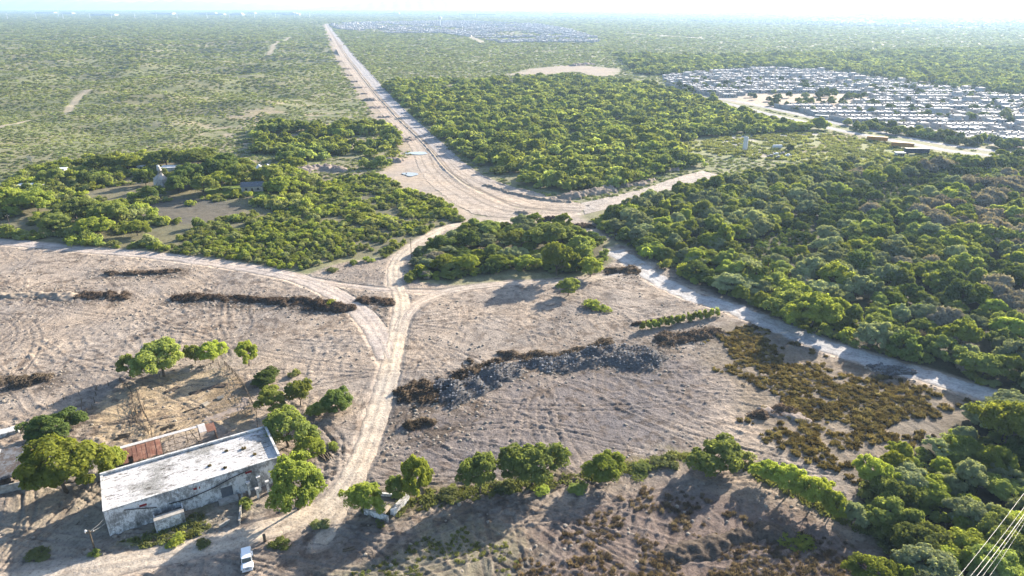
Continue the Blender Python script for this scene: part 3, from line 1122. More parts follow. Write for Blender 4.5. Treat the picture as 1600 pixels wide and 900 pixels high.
palm_proto(('palm', 'tall', 0), 601, 6.5, 2.3)
palm_proto(('palm', 'tall', 1), 602, 5.5, 2.1)
palm_proto(('palm', 'low', 0), 603, 1.4, 2.2, False)

OCC = []     # bases already taken


def plant(key, x, y, W, H, label, cat, name, group=None, rz=None, z=None):
    p = PROTO[key]
    zz = hz(x, y) if z is None else z
    e = empty(name, (x, y, zz - 0.05), RND.uniform(0, 6.28) if rz is None else rz, label, cat, group)
    sx = W / p['W']
    sz = H / p['H']
    e.scale = (sx, sx, sz)
    add("crown", p['crown'], e)
    if p['trunk'] is not None:
        add("trunk", p['trunk'], e)
    OCC.append((x, y, W / 2))
    return e


def plant_px(key, bx, by, wpx, hpx, label, cat='tree', name='mesquite_tree', group=None, rz=None):
    x, y = G(bx, by)
    s = FPX / depth(y)
    dep = math.atan2(CAMH, y)
    W = wpx / s
    H = max(1.0, (hpx / s - W * 0.30 * math.sin(dep)) / math.cos(dep))
    return plant(key, x, y, W, H, label, cat, name, group, rz)


HEROES = [
    (('hero', 'dark', 0), 85, 684, 92, 52, "dark green round tree beyond the big tree at the left edge"),
    (('hero', 'yellow', 0), 104, 768, 146, 100, "large yellow-green tree between the zinc shed and the warehouse"),
    (('hero', 'yellow', 1), 178, 742, 56, 52, "small lime tree touching the warehouse roof at its left end"),
    (('hero', 'green', 0), 205, 590, 42, 42, "small dark tree at the left end of the row above the corral"),
    (('hero', 'green', 1), 256, 588, 84, 62, "widest green tree in the row above the corral"),
    (('hero', 'green', 2), 305, 568, 30, 34, "narrow tree between the wide tree and the forked tree above the corral"),
    (('hero', 'yellow', 2), 333, 566, 48, 38, "pale forked tree above the corral"),
    (('hero', 'yellow', 0), 389, 572, 44, 46, "lone round-headed tree with a bare trunk above the corral corner"),
    (('hero', 'dark', 1), 416, 596, 52, 24, "low dark bush below the lone round-headed tree"),
    (('hero', 'green', 0), 425, 644, 62, 46, "green bushy tree at the top of the clump beside the corral"),
    (('hero', 'green', 2), 470, 634, 42, 46, "slim tree with a bare leaning trunk beside the dark bush clump"),
    (('hero', 'dark', 2), 525, 640, 66, 42, "dark glossy bush clump left of the dirt road"),
    (('hero', 'green', 1), 498, 652, 34, 26, "small lighter bush stuck to the dark bush clump"),
    (('hero', 'green', 2), 452, 697, 98, 66, "broad green tree behind the right end of the warehouse"),
    (('hero', 'yellow', 1), 486, 716, 62, 44, "small lime tree over the leaning planks"),
    (('hero', 'yellow', 2), 466, 796, 104, 92, "large lime tree hiding the right end of the warehouse front"),
    (('hero', 'yellow', 0), 572, 802, 70, 56, "grey-green tree behind the ruined trough, next to the dirt road"),
    (('hero', 'green', 0), 620, 780, 42, 42, "small darker tree between two lime trees over the ruined trough"),
    (('hero', 'yellow', 1), 652, 782, 62, 78, "tall lime tree with dark limbs right of the ruined trough"),
    (('hero', 'green', 1), 750, 772, 62, 68, "dense green tree left of the wide spreading tree"),
    (('hero', 'green', 2), 832, 758, 108, 76, "wide spreading tree with a forked trunk in the field hedge"),
    (('hero', 'yellow', 2), 944, 750, 70, 50, "squat lime tree alone on the field edge"),
    (('wood', 'green', 1), 1116, 732, 94, 60, "thick green tree at the bend of the field hedge"),
    (('hero', 'green', 0), 887, 462, 44, 32, "round green bush alone on the cleared ground"),
    (('hero', 'yellow', 0), 1362, 915, 84, 54, "yellow tree cut by the bottom edge of the photo"),
    (('hero', 'yellow', 1), 1412, 925, 40, 44, "small yellow tree at the bottom edge beside a bigger one"),
    (('hero', 'yellow', 1), 1196, 752, 50, 40, "first lime tree of the hedge below the brown weeds, nearest the bend"),
    (('hero', 'yellow', 2), 1232, 772, 58, 52, "second lime tree of the hedge below the brown weeds"),
    (('hero', 'yellow', 0), 1268, 792, 58, 56, "third lime tree of the hedge below the brown weeds"),
    (('hero', 'yellow', 1), 1298, 806, 50, 46, "fourth lime tree of the hedge below the brown weeds"),
    (('hero', 'grey', 1), 1330, 820, 44, 40, "last and palest tree of the hedge below the brown weeds"),
    (('hero', 'yellow', 1), 1268, 512, 96, 66, "big yellow-green tree at the edge of the wood by the pale track"),
    (('hero', 'yellow', 0), 1570, 700, 100, 84, "tall grey-green tree right of the brown weeds at the photo edge"),
    (('wood', 'yellow', 0), 1130, 388, 40, 44, "rounded lime tree standing above the palms of the wood"),
    (('hero', 'yellow', 0), 870, 430, 64, 60, "tall green tree at the front of the thicket by the crossroads"),
    (('hero', 'yellow', 2), 922, 432, 44, 34, "lime tree at the right corner of the thicket by the crossroads"),
    (('hero', 'green', 2), 905, 408, 60, 44, "dense tree behind the lime tree of the crossroads thicket"),
    (('hero', 'green', 1), 855, 385, 74, 40, "wide dark tree at the back of the crossroads thicket"),
    (('hero', 'green', 0), 800, 388, 50, 32, "shaded tree in the middle of the crossroads thicket"),
    (('hero', 'dark', 0), 735, 385, 46, 30, "dark tree in the left half of the crossroads thicket"),
    (('hero', 'yellow', 1), 690, 422, 36, 28, "round lime bush at the left front of the crossroads thicket"),
    (('hero', 'yellow', 1), 732, 424, 44, 32, "second lime bush along the front of the crossroads thicket"),
    (('hero', 'yellow', 2), 778, 420, 44, 26, "third lime bush along the front of the crossroads thicket"),
    (('hero', 'yellow', 0), 822, 420, 46, 26, "fourth lime bush along the front of the crossroads thicket"),
    (('hero', 'dark', 1), 690, 392, 44, 28, "dark bush behind the lime bushes near the utility pole"),
    (('hero', 'green', 1), 765, 365, 44, 22, "low tree on the far side of the crossroads thicket"),
    (('hero', 'dark', 0), 300, 292, 66, 44, "big dark tree right of the stone tower"),
    (('hero', 'dark', 1), 335, 285, 60, 42, "dark tree behind the ranch lawn"),
    (('hero', 'yellow', 0), 345, 298, 52, 34, "yellowish tree on the ranch lawn"),
    (('hero', 'green', 0), 378, 292, 50, 40, "dark green tree left of the pyramid roofs"),
    (('hero', 'yellow', 1), 440, 305, 62, 34, "bright green tree right of the low ranch house"),
    (('hero', 'green', 2), 310, 262, 70, 30, "dark tree standing behind the ranch trees"),
    (('hero', 'yellow', 2), 200, 268, 48, 26, "orange-green tree left of the stone tower"),
    (('hero', 'green', 1), 165, 268, 44, 26, "green tree beyond the ranch drive"),
    (('hero', 'dark', 2), 135, 292, 36, 28, "dark tree beside the ranch drive"),
    (('hero', 'green', 1), 85, 288, 40, 26, "tree right of the white flat ranch roof"),
    (('hero', 'dark', 2), 228, 290, 36, 28, "dark tree against the stone tower"),
    (('hero', 'dark', 2), 282, 300, 50, 38, "dark tree just right of the stone tower foot"),
    (('hero', 'green', 0), 262, 262, 54, 30, "green tree behind the grey-white ranch house"),
    (('hero', 'dark', 1), 355, 272, 56, 36, "darkest tree of the ranch, left of the pointed roofs"),
    (('hero', 'green', 2), 320, 306, 46, 34, "green tree at the front edge of the ranch lawn"),
    (('hero', 'dark', 0), 238, 312, 40, 26, "dark tree below the stone tower"),
    (('hero', 'green', 1), 425, 290, 48, 34, "green tree between the low ranch house and the bright green tree"),
    (('hero', 'yellow', 0), 60, 330, 70, 40, "wide yellow-green tree in the left belt of scrub"),
    (('hero', 'green', 2), 120, 345, 64, 40, "broad green tree in the left belt of scrub"),
    (('hero', 'yellow', 1), 20, 330, 60, 42, "yellow-green tree cut by the left edge"),
    (('hero', 'green', 1), 172, 350, 52, 38, "trunked green tree right of the broad one in the left belt"),
    (('hero', 'yellow', 2), 150, 368, 60, 34, "low lime tree above the long left track"),
    (('hero', 'green', 0), 90, 362, 60, 34, "low green tree above the long left track"),
    (('hero', 'yellow', 0), 215, 368, 50, 28, "flat lime tree above the brush strip"),
    (('hero', 'grey', 0), 1568, 192, 18, 26, "tall dark tree rising among the white houses"),
]
for key, bx, by, w, h, lab in HEROES:
    plant_px(key, bx, by, w, h, lab)

# palms in the wood
PALMS = [(1165, 445, 'tall'), (1180, 448, 'tall'), (1192, 446, 'tall'), (1206, 440, 'tall'), (1100, 384, 'tall'), (1196, 432, 'tall'), (1092, 410, 'low'), (1112, 412, 'low'), (1135, 408, 'low'), (1190, 385, 'low'),
         (1080, 400, 'low'), (1150, 415, 'low'), (1168, 408, 'low')]
ORD = ['first', 'second', 'third', 'fourth', 'fifth', 'sixth', 'seventh', 'eighth', 'ninth', 'tenth', 'eleventh', 'twelfth', 'thirteenth', 'fourteenth', 'fifteenth', 'sixteenth', 'seventeenth', 'eighteenth', 'nineteenth', 'twentieth']
nt_, nl_ = 0, 0
for (a, b_, kd) in sorted(PALMS):
    x, y = G(a, b_)
    if kd == 'tall':
        lab = "%s tall skirted palm from the left at the wood edge" % ORD[nt_]
        nt_ += 1
        plant(('palm', 'tall', nt_ % 2), x, y, RND.uniform(4.0, 5), RND.uniform(7, 9), lab, 'palm', 'palm_tree', 'tall palms at the edge of the wood')
    else:
        lab = "%s low bushy palm from the left behind the pale track" % ORD[nl_]
        nl_ += 1
        plant(('palm', 'low', 0), x, y, RND.uniform(4.5, 6), RND.uniform(2.6, 3.6), lab, 'palm', 'palm_tree', 'low palms in the wood')


# ------------------------------------------------------------------ scattering
def scatter(poly, spacing, jit=0.45, ymax=1e9):
    xs0, xs1 = min(p[0] for p in poly), max(p[0] for p in poly)
    ys0, ys1 = min(p[1] for p in poly), min(max(p[1] for p in poly), ymax)
    gx = np.arange(xs0, xs1, spacing)
    gy = np.arange(ys0, ys1, spacing)
    X, Y = np.meshgrid(gx, gy)
    X = X + (np.arange(len(gy)) % 2)[:, None] * spacing / 2
    X = X + NR.uniform(-jit, jit, X.shape) * spacing
    Y = Y + NR.uniform(-jit, jit, X.shape) * spacing
    X, Y = X.ravel(), Y.ravel()
    m = inside(X, Y, poly)
    X, Y = X[m], Y[m]
    return X, Y


def in_view(X, Y, mx=90, z=3.0):
    d = Y * cP - (z - CAMH) * sP
    up = Y * sP + (z - CAMH) * cP
    px = 800 + FPX * X / d
    py = 450 - FPX * up / d
    return (px > -mx) & (px < 1600 + mx) & (py < 900 + mx * 0.8)


def free(X, Y, pad=0.4):
    ok = np.ones(X.shape, bool)
    for (x, y, r) in OCC:
        ok &= np.hypot(X - x, Y - y) > r * 0.75 + pad
    return ok


def off_roads(X, Y, pad=1.5):
    ok = np.ones(X.shape, bool)
    for pts, w in ROADS:
        ok &= seg_dist(X, Y, pts, False) > w / 2 + pad
    ok &= ~inside(X, Y, HWPOLY)
    return ok


def gn_scatter(name, meshes, X, Y, Z, S, SZ, IDX, label=None, cat=None):
    """one mass: a cloud of points that carries the plants"""
    me = bpy.data.meshes.new(name)
    n = len(X)
    me.vertices.add(n)
    me.vertices.foreach_set("co", np.stack([X, Y, Z], 1).astype(np.float32).ravel())
    a = me.attributes.new("scl", 'FLOAT_VECTOR', 'POINT')
    a.data.foreach_set("vector", np.stack([S, S, SZ], 1).astype(np.float32).ravel())
    a = me.attributes.new("rot", 'FLOAT_VECTOR', 'POINT')
    a.data.foreach_set("vector", np.stack([X * 0, X * 0, NR.uniform(0, 6.28, n)], 1).astype(np.float32).ravel())
    a = me.attributes.new("idx", 'INT', 'POINT')
    a.data.foreach_set("value", IDX.astype(np.int32))
    o = add(name, me)
    ng = bpy.data.node_groups.new(name, 'GeometryNodeTree')
    ng.interface.new_socket("Geometry", in_out='INPUT', socket_type='NodeSocketGeometry')
    ng.interface.new_socket("Geometry", in_out='OUTPUT', socket_type='NodeSocketGeometry')
    gi = ng.nodes.new("NodeGroupInput")
    go = ng.nodes.new("NodeGroupOutput")
    iop = ng.nodes.new("GeometryNodeInstanceOnPoints")
    g2i = ng.nodes.new("GeometryNodeGeometryToInstance")
    for m_ in reversed(meshes):
        src = bpy.data.objects.new("plant_shape", m_)     # never linked to the scene
        oi = ng.nodes.new("GeometryNodeObjectInfo")
        oi.inputs["Object"].default_value = src
        ng.links.new(oi.outputs["Geometry"], g2i.inputs[0])

    def attr(nm, dt):
        q = ng.nodes.new("GeometryNodeInputNamedAttribute")
        q.data_type = dt
        q.inputs["Name"].default_value = nm
        return q.outputs["Attribute"]
    ng.links.new(gi.outputs[0], iop.inputs["Points"])
    ng.links.new(g2i.outputs[0], iop.inputs["Instance"])
    iop.inputs["Pick Instance"].default_value = True
    ng.links.new(attr("idx", 'INT'), iop.inputs["Instance Index"])
    ng.links.new(attr("scl", 'FLOAT_VECTOR'), iop.inputs["Scale"])
    e2r = attr("rot", 'FLOAT_VECTOR')
    ng.links.new(e2r, iop.inputs["Rotation"])
    ng.links.new(iop.outputs[0], go.inputs[0])
    md = o.modifiers.new("plants", 'NODES')
    md.node_group = ng
    tag(o, label, cat, kind="stuff")
    return o


# --- the woods: every candidate tree, nearest ones as single trees
TR = []
for poly, sp in ((WOODR, 6.6), (WOODB, 5.6), (ISLE, 5.5)):
    X, Y = scatter(poly, sp)
    ok = in_view(X, Y, 120) & off_roads(X, Y, 2.5) & free(X, Y, 0.8)
    TR.append((X[ok], Y[ok]))
TX = np.concatenate([t[0] for t in TR])
TY = np.concatenate([t[1] for t in TR])
GROVE = PG([(1185, 425), (1150, 395), (1330, 300), (1500, 262), (1600, 268), (1450, 300), (1330, 350), (1240, 405)])
gm = inside(TX, TY, GROVE)
TX, TY = TX[~gm], TY[~gm]
order = np.argsort(np.hypot(TX, TY))
TX, TY = TX[order], TY[order]
tn = fbm(TX / 28, TY / 28, 201, 3)
tn2 = fbm(TX / 40, TY / 40, 205, 3)
px_all, py_all = proj(TX, TY)
kinds = []
for i in range(len(TX)):
    r = RND.random()
    p_bare = 0.55 if (tn2[i] > 0.52 and px_all[i] > 1330 and py_all[i] < 560) else 0.03
    if px_all[i] < 1330 and py_all[i] < 430 and px_all[i] > 960:
        k = 'grey' if r < 0.45 else ('green' if r < 0.85 else 'yellow')
    elif r < p_bare:
        k = 'bare'
    else:
        q = RND.random() + (tn[i] - 0.5) * 1.2
        k = 'dark' if q < 0.12 else ('green' if q < 0.50 else ('yellow' if q < 0.74 else 'grey'))
    if py_all[i] > 620 and k == 'bare':
        k = 'yellow'
    kinds.append(k)
NW = 285
vis = in_view(TX, TY, 20)
sel = [i for i in range(len(TX)) if vis[i]][:NW]
selset = set(sel)
KL = {'green': 'green thorn tree', 'yellow': 'lime green thorn tree', 'grey': 'grey-green thorn tree', 'dark': 'dark green thorn tree', 'bare': 'leafless grey-brown thorn tree'}


def wood_zone(px, py):
    if py > 625 and px > 1300:
        if py > 800:
            return "wood under the cables" if px > 1480 else "wood beside the shaded field"
        if py > 715:
            return "middle of the bottom right wood"
        return "wood nearest the brown weeds"
    if px < 960:
        return "thicket by the crossroads"
    col_ = "left" if px < 1200 else ("middle" if px < 1400 else "right")
    return "%s wood %s" % (col_, "along the pale track" if py > 330 + (px - 1000) * 0.36 else "behind its first trees")


zones = {}
for i in sel:
    zones.setdefault((wood_zone(px_all[i], py_all[i]), kinds[i]), []).append(i)


def ordinal(n):
    if n < len(ORD):
        return ORD[n]
    n += 1
    return "%d%s" % (n, 'th' if 10 <= n % 100 <= 20 else {1: 'st', 2: 'nd', 3: 'rd'}.get(n % 10, 'th'))


for (zn, kd), ids in zones.items():
    ids.sort(key=lambda i: px_all[i])
    for j, i in enumerate(ids):
        lab = ("only %s in the %s" % (KL[kd], zn)) if len(ids) == 1 else "%s %s from the left, %s" % (ordinal(j), KL[kd], zn)
        big = 1.0 + (tn2[i] - 0.5) * 0.6
        isle = 0.66 if zn.startswith('thicket') else 1.0
        W = RND.choice([RND.uniform(5, 8), RND.uniform(7, 13), RND.uniform(8, 13.5)]) * big * (0.3 + 0.7 * isle)
        H = (2.6 + 0.36 * W) * RND.uniform(0.7, 1.25) * isle
        hk = 'hero' if (TY[i] < 170 and kd != 'bare' and RND.random() < 0.7) else 'wood'
        plant((hk, kd, RND.randrange(3)), TX[i], TY[i], W, H, lab, 'tree', 'thorn_tree', 'trees of the %s' % zn)
rest = np.array([i for i in range(len(TX)) if i not in selset])
WM = [('wood', k, j) for k in WOODK for j in range(3)]
kidx = {k: i for i, k in enumerate(WOODK)}
idx = np.array([kidx[kinds[i]] * 3 + RND.randrange(3) for i in rest])
S = NR.uniform(0.70, 1.45, len(rest))
gn_scatter("wood", [PROTO[k]['crown'] for k in WM], TX[rest], TY[rest], TX[rest] * 0, S, (0.45 + 0.5 * S) * NR.uniform(0.8, 1.3, len(rest)), idx, "far part of the mixed green and grey wood right of the crossroads", "wood")
# the dark plantation of low palms inside the wood
X, Y = scatter(GROVE, 3.6, 0.25)
ok = free(X, Y, 0.5)
X, Y = X[ok], Y[ok]
gn_scatter("palm_plantation", [PROTO[('palm', 'low', 0)]['crown'], PROTO[('wood', 'dark', 0)]['crown']], X, Y, X * 0 - 0.2,
           NR.uniform(0.7, 1.0, len(X)) * 0.9, NR.uniform(0.6, 0.9, len(X)), (NR.random(len(X)) < 0.18).astype(int), "dark rows of low palms inside the wood", "plantation")

# low growth filling the edges of the woods
UX, UY, = [], []
for poly in (WOODR, WOODB, ISLE):
    X, Y = scatter(poly, 2.0)
    d_ = sdist(X, Y, poly)
    ok = in_view(X, Y, 60) & (d_ < 13) & off_roads(X, Y, 0.6) & (fbm(X / 5, Y / 5, 215, 2) > 0.40)
    UX.append(X[ok])
    UY.append(Y[ok])
X, Y = np.concatenate(UX), np.concatenate(UY)
S = NR.uniform(0.4, 1.0, len(X))
UK = [('shrub', k, j) for k in ('scrub', 'lime', 'deep', 'deep') for j in range(4)]
gn_scatter("undergrowth", [PROTO[k]['crown'] for k in UK], X, Y, X * 0, S, S * NR.uniform(0.7, 1.2, len(X)), NR.integers(0, 16, len(X)), "tangled low undergrowth along the edges of the woods", "undergrowth")

# --- scrub between the ranch and the left track
X, Y = scatter(SCRUB, 2.35)
sd = fbm(X / 14, Y / 14, 220, 3)
yard = inside(X, Y, YARD)
dr = inside(X, Y, PG([(110, 302), (250, 282), (250, 300), (330, 290), (415, 288), (420, 303), (300, 310), (130, 312)]))
ok = in_view(X, Y, 60) & off_roads(X, Y, 1.0) & free(X, Y, 0.2) & ~dr & (sd > np.where(yard, 0.56, 0.41))
X, Y, sd = X[ok], Y[ok], sd[ok]
# larger bushes in the left belt
spx, spy = proj(X, Y)
order = np.argsort(np.hypot(X, Y))
X, Y, sd, spx, spy = X[order], Y[order], sd[order], spx[order], spy[order]
big = (NR.random(len(spx)) < 0.05) | ((spx < 260) & (spy < 385 - 0) & (fbm(X / 10, Y / 10, 230, 2) > 0.5)) | ((spx > 400) & (spx < 480) & (spy < 330))
NS = 270
SK = {'scrub': 'olive', 'lime': 'lime green', 'deep': 'deep green'}
skind = []
for i in range(len(X)):
    q = RND.random() + (sd[i] - 0.5) * 1.5
    skind.append('scrub' if q < 0.45 else ('lime' if q > 0.8 else 'deep'))


def scrub_zone(px, py):
    c_ = "far left" if px < 130 else ("left" if px < 280 else ("middle" if px < 430 else ("right" if px < 560 else "far right")))
    return "%s scrub above the left track" % c_


zz = {}
for i in range(min(NS, len(X))):
    zz.setdefault((scrub_zone(spx[i], spy[i]), skind[i]), []).append(i)
for (zn, kd), ids in zz.items():
    ids.sort(key=lambda i: spx[i])
    for j, i in enumerate(ids):
        lab = ("only %s bush" % SK[kd] if len(ids) == 1 else "%s %s bush from the left" % (ordinal(j), SK[kd])) + " in the %s" % zn
        f = 1.6 if big[i] else 1.0
        plant(('shrub', kd, RND.randrange(4)), X[i], Y[i], RND.uniform(1.7, 3.6) * f, RND.uniform(1.2, 2.3) * f, lab, 'bush', 'thorn_bush', 'bushes of the %s' % zn)
r_ = np.arange(min(NS, len(X)), len(X))
SM = [('shrub', k, j) for k in ('scrub', 'lime', 'deep') for j in range(4)]
kk = {'scrub': 0, 'lime': 1, 'deep': 2}
idx = np.array([kk[skind[i]] * 4 + RND.randrange(4) for i in r_])
S = NR.uniform(0.5, 1.15, len(r_)) * np.where(big[r_], 1.7, 1.0)
gn_scatter("scrub", [PROTO[k]['crown'] for k in SM], X[r_], Y[r_], hill(X[r_], Y[r_]), S, S * NR.uniform(0.8, 1.2, len(r_)), idx, "mass of olive and green thorn scrub round the ranch", "scrub")

# a few loose bushes at the edges of the cleared land
LOOSE = [(655, 430, 30, 20, 'lime', "small lime bush below the utility pole"), (600, 372 + 30, 16, 9, 'deep', "low bush beside the road above the crossroads"), (575, 408, 20, 10, 'lime', "lime bush at the scrub tip left of the road"),
         (930, 480, 48, 16, 'lime', "flat lime bush on the cleared ground below the round bush"), (553, 412, 16, 8, 'deep', "tiny bush at the scrub tip, left of a lime one"), (520, 424, 20, 8, 'scrub', "olive tuft where the left track leaves the scrub"),
         (640, 348 + 90, 26, 14, 'deep', "dark bush on the road corner by the crossroads"), (516, 480, 22, 14, 'lime', "lime sprout on the long brush ridge"), (845, 768, 30, 12, 'lime', "low yellow bush right of the forked trunk"),
         (900, 765, 40, 14, 'deep', "dark low bush along the field hedge"), (1000, 735, 50, 16, 'deep', "first low bush left of the thick hedge tree"), (1040, 725, 50, 18, 'scrub', "olive bush beside the thick hedge tree"),
         (700, 775, 40, 16, 'scrub', "olive bush between the tall lime tree and the dense tree"), (790, 762, 30, 16, 'scrub', "olive bush under the wide spreading tree"), (275, 848, 30, 16, 'lime', "lime bush on the verge before the warehouse"),
         (150, 866, 22, 12, 'deep', "bush at the foot of the wooden pole"), (520, 700, 22, 14, 'deep', "small bush right of the leaning planks"), (385, 790, 26, 16, 'deep', "dark bush below the concrete pillars"),
         (318, 852, 26, 8, 'scrub', "grey tuft beside the lane in front of the car"), (500, 822, 30, 10, 'scrub', "dry tuft on the verge right of the gate post"), (440, 850, 40, 10, 'deep', "green verge tuft beside the gate post"),
         (1165, 720, 30, 20, 'scrub', "grey bush between the thick tree and the lime hedge"), (460, 590 - 3, 20, 12, 'scrub', "olive bush beside the slim tree"), (1010, 405, 22, 22, 'lime', "lime bush at the fork of the pale track"),
         (1040, 420, 24, 20, 'deep', "green bush right of the lime bush by the pale track"), (1066, 430, 26, 24, 'lime', "leafy lime bush before the low palms"), (1320, 528, 30, 20, 'lime', "lime bush right of the big yellow-green tree by the track"),
         (1240, 845, 60, 14, 'lime', "spreading lime bush at the foot of the field mounds"), (60, 868, 40, 8, 'scrub', "flat olive tuft near the bottom left corner")]
for (a, b_, w, h, kd, lab) in LOOSE:
    plant_px(('shrub', kd, RND.randrange(4)), a, b_, w, h, lab, 'bush', 'thorn_bush')

# --- young trees planted in a row
for k in range(14):
    t = k / 13
    px, py = 1004 + t * 116, 516 - t * 22
    plant_px(('shrub', 'deep', k % 4), px, py, 12, 17, "%s young tree from the left in the straight planted row" % ordinal(k), 'tree', 'young_tree', 'young trees planted in a straight row')

# --- the plain: stand-alone mass to the horizon
def far_mass(name, y0, y1, s0, s1f, label, cat, keys, mult, polyf, seed, hmul=1.0, dens=0.42):
    rng = np.random.default_rng(seed)
    XS, YS, SS = [], [], []
    y = y0
    while y < y1:
        s = max(s0, y * s1f)
        hw = 0.80 * y + 70
        n = int(2 * hw / s)
        xs = np.linspace(-hw, hw, n) + rng.uniform(-0.5, 0.5, n) * s
        ys = y + rng.uniform(-0.5, 0.5, n) * s
        XS.append(xs)
        YS.append(ys)
        SS.append(np.full(n, s))
        y += s
    X, Y, S0 = np.concatenate(XS), np.concatenate(YS), np.concatenate(SS)
    m = polyf(X, Y, dens)
    X, Y, S0 = X[m], Y[m], S0[m]
    S = S0 / 5.2 * mult * rng.uniform(0.6, 1.3, len(X))
    # height stays that of a bush even where one shape stands for several
    SZ = np.clip(S, 0.35, 1.25) * rng.uniform(0.6, 1.2, len(X)) * hmul
    gn_scatter(name, [PROTO[k]['crown'] for k in keys], X, Y, hill(X, Y) - 0.15, S, SZ, rng.integers(0, len(keys), len(X)), label, cat)
    return len(X)


def blocked(X, Y):
    b = np.zeros(X.shape, bool)
    for p in (CLEAR, SCRUB, WOODR, WOODB, ISLE, PLAZA, HWPOLY, SUBD, QUARRY, MEADOW):
        b |= inside(X, Y, p)
    for p in (TOWN, CITY):
        b |= inside(X, Y, p) & (NR.random(X.shape) < 0.45)
    for pts, w in ((LANE1, 14), (LANE2, 14)):
        b |= seg_dist(X, Y, pts, False) < w / 2 + 2
    for pts, w in ((PG([(105, 175), (112, 165), (125, 155), (142, 149)]), 8), (PG([(0, 205), (40, 190), (105, 178)]), 6), (PG([(415, 85), (440, 65), (455, 58)]), 12), (PG([(690, 48), (725, 52), (755, 67)]), 20),
                   (PG([(980, 52), (1100, 60)]), 30)):
        b |= seg_dist(X, Y, pts, False) < w / 2
    # working strip left of the new road
    b |= seg_dist(X, Y, [(p[0] - 3, p[1]) for p in HWL[:8]], False) < 4.5
    return b


RIGHTWOOD = PG([(625, 158), (600, 135), (640, 130), (900, 122), (1040, 140), (1200, 190), (1290, 203), (1150, 212), (1040, 225), (1080, 250), (1120, 264), (1030, 270), (990, 290), (920, 302), (800, 288), (710, 235)])
BEYOND = PG([(1000, 118), (1035, 118), (1205, 105), (1290, 110), (1440, 130), (1600, 150), (1900, 180), (1900, 70), (1400, 80), (1100, 90), (960, 85)])
GTREES = PG([(400, 200), (480, 195), (600, 200), (630, 225), (600, 262), (540, 270), (440, 262), (400, 240)])


def f_tree(X, Y, d):
    return (inside(X, Y, RIGHTWOOD) | inside(X, Y, BEYOND) | (inside(X, Y, GTREES) & (fbm(X / 25, Y / 25, 260, 3) > 0.42))) & ~blocked(X, Y) & (fbm(X / 22, Y / 22, 250, 3) > 0.36)


BELT = PG([(230, 205), (330, 180), (480, 165), (600, 190), (635, 240), (560, 250), (440, 235), (300, 225)])


def f_low(X, Y, d):
    belt = inside(X, Y, BELT)
    n = 0.3 * fbm(X / 60, Y / 60, 270, 3) + 0.7 * fbm(X / 9, Y / 9, 271, 2)
    th = np.where(belt, 0.43, 0.37)
    return ~(inside(X, Y, RIGHTWOOD) | inside(X, Y, BEYOND)) & ~blocked(X, Y) & (n > th)


n1 = far_mass("woodland", 300, 2400, 6.2, 0.0078, "belts of dense trees beyond the new road and beyond the houses", "woodland", [('far', 'b', k) for k in range(4)] + [('wood', 'green', 0), ('wood', 'yellow', 1)], 1.18, f_tree, 1, 1.1)
n2 = far_mass("scrub_plain", 300, 12000, 3.3, 0.0058, "low olive scrub covering the plain as far as the horizon", "scrub", [('far', 'a', k) for k in range(4)], 0.66, f_low, 2, 0.48)
print("far", n1, n2)

# --- weeds and grass, too many to count
def tufts(name, poly, sp, key, smin, smax, label, cat, seedn=0, thr=0.3, soft=6.0, keep=0.8):
    X, Y = scatter(poly, sp)
    edge = sdist(X, Y, poly)
    nz = fbm(X / 6.0, Y / 6.0, 300 + seedn, 3)
    ok = (NR.random(len(X)) < keep * (0.25 + 0.75 * np.clip(edge / soft, 0, 1)) * (0.35 + 1.3 * vnoise(X / 2.2, Y / 2.2, 330 + seedn))) & in_view(X, Y, 30) & off_roads(X, Y, 0.3) & (nz > thr + 0.25 * (1 - np.clip(edge / soft, 0, 1)))
    X, Y = X[ok], Y[ok]
    S = NR.uniform(smin, smax, len(X))
    gn_scatter(name, TUFT[key], X, Y, X * 0, S, S * NR.uniform(0.6, 1.1, len(X)), NR.integers(0, 3, len(X)), label, cat)
    return len(X)


print("tufts", tufts("brown_weeds", WEED, 0.8, 'brown', 0.35, 1.0, "dense knee-high brown weeds left of the lower wood", "weeds", 1, 0.33, 12.0, 1.3),
      tufts("red_weeds", FIELD, 0.8, 'red', 0.4, 0.9, "dry reddish weeds over the lower field", "weeds", 2, 0.45),
      tufts("pale_grass", GRASS, 0.75, 'green', 0.35, 0.8, "patchy pale green grass in the lower field", "grass", 3, 0.50),
      tufts("meadow_grass", MEADOW, 3.0, 'green', 2.0, 3.5, "yellow-green rough meadow round the silo and the trailers", "grass", 4, 0.36),
      tufts("verge_weeds", PG([(560, 790), (700, 760), (900, 740), (1050, 705), (1150, 715), (1350, 790), (1400, 850), (1330, 830), (1150, 735), (1060, 722), (950, 750), (800, 772), (680, 795), (590, 830)]), 0.8, 'green', 0.7, 1.5,
            "rank verge weeds under the field hedge", "weeds", 5, 0.30, 1.0),
      tufts("yard_grass", PG([(180, 850), (250, 822), (310, 800), (340, 825), (250, 866)]), 0.6, 'green', 0.6, 1.2, "green grass on the shaded verge before the warehouse", "grass", 6, 0.3, 1.0))


# litter of twigs and clods left on the cleared land
def clod_mesh(seed, mat):
    rng = random.Random(seed)
    mb = MB()
    n = 6
    ring = [[(math.cos(a) * r_ * rng.uniform(.7, 1.2), math.sin(a) * r_ * rng.uniform(.7, 1.2), z_) for a in [2 * math.pi * k / n for k in range(n)]] for r_, z_ in ((0.5, -0.15), (0.45, 0.2), (0.2, 0.38))]
    vs = [v for q in ring for v in q]
    fs = [(i * n + j, i * n + (j + 1) % n, (i + 1) * n + (j + 1) % n, (i + 1) * n + j) for i in range(2) for j in range(n)] + [tuple(2 * n + j for j in range(n))]
    mb.add(vs, fs)
    return mb.mesh("clod", mat)


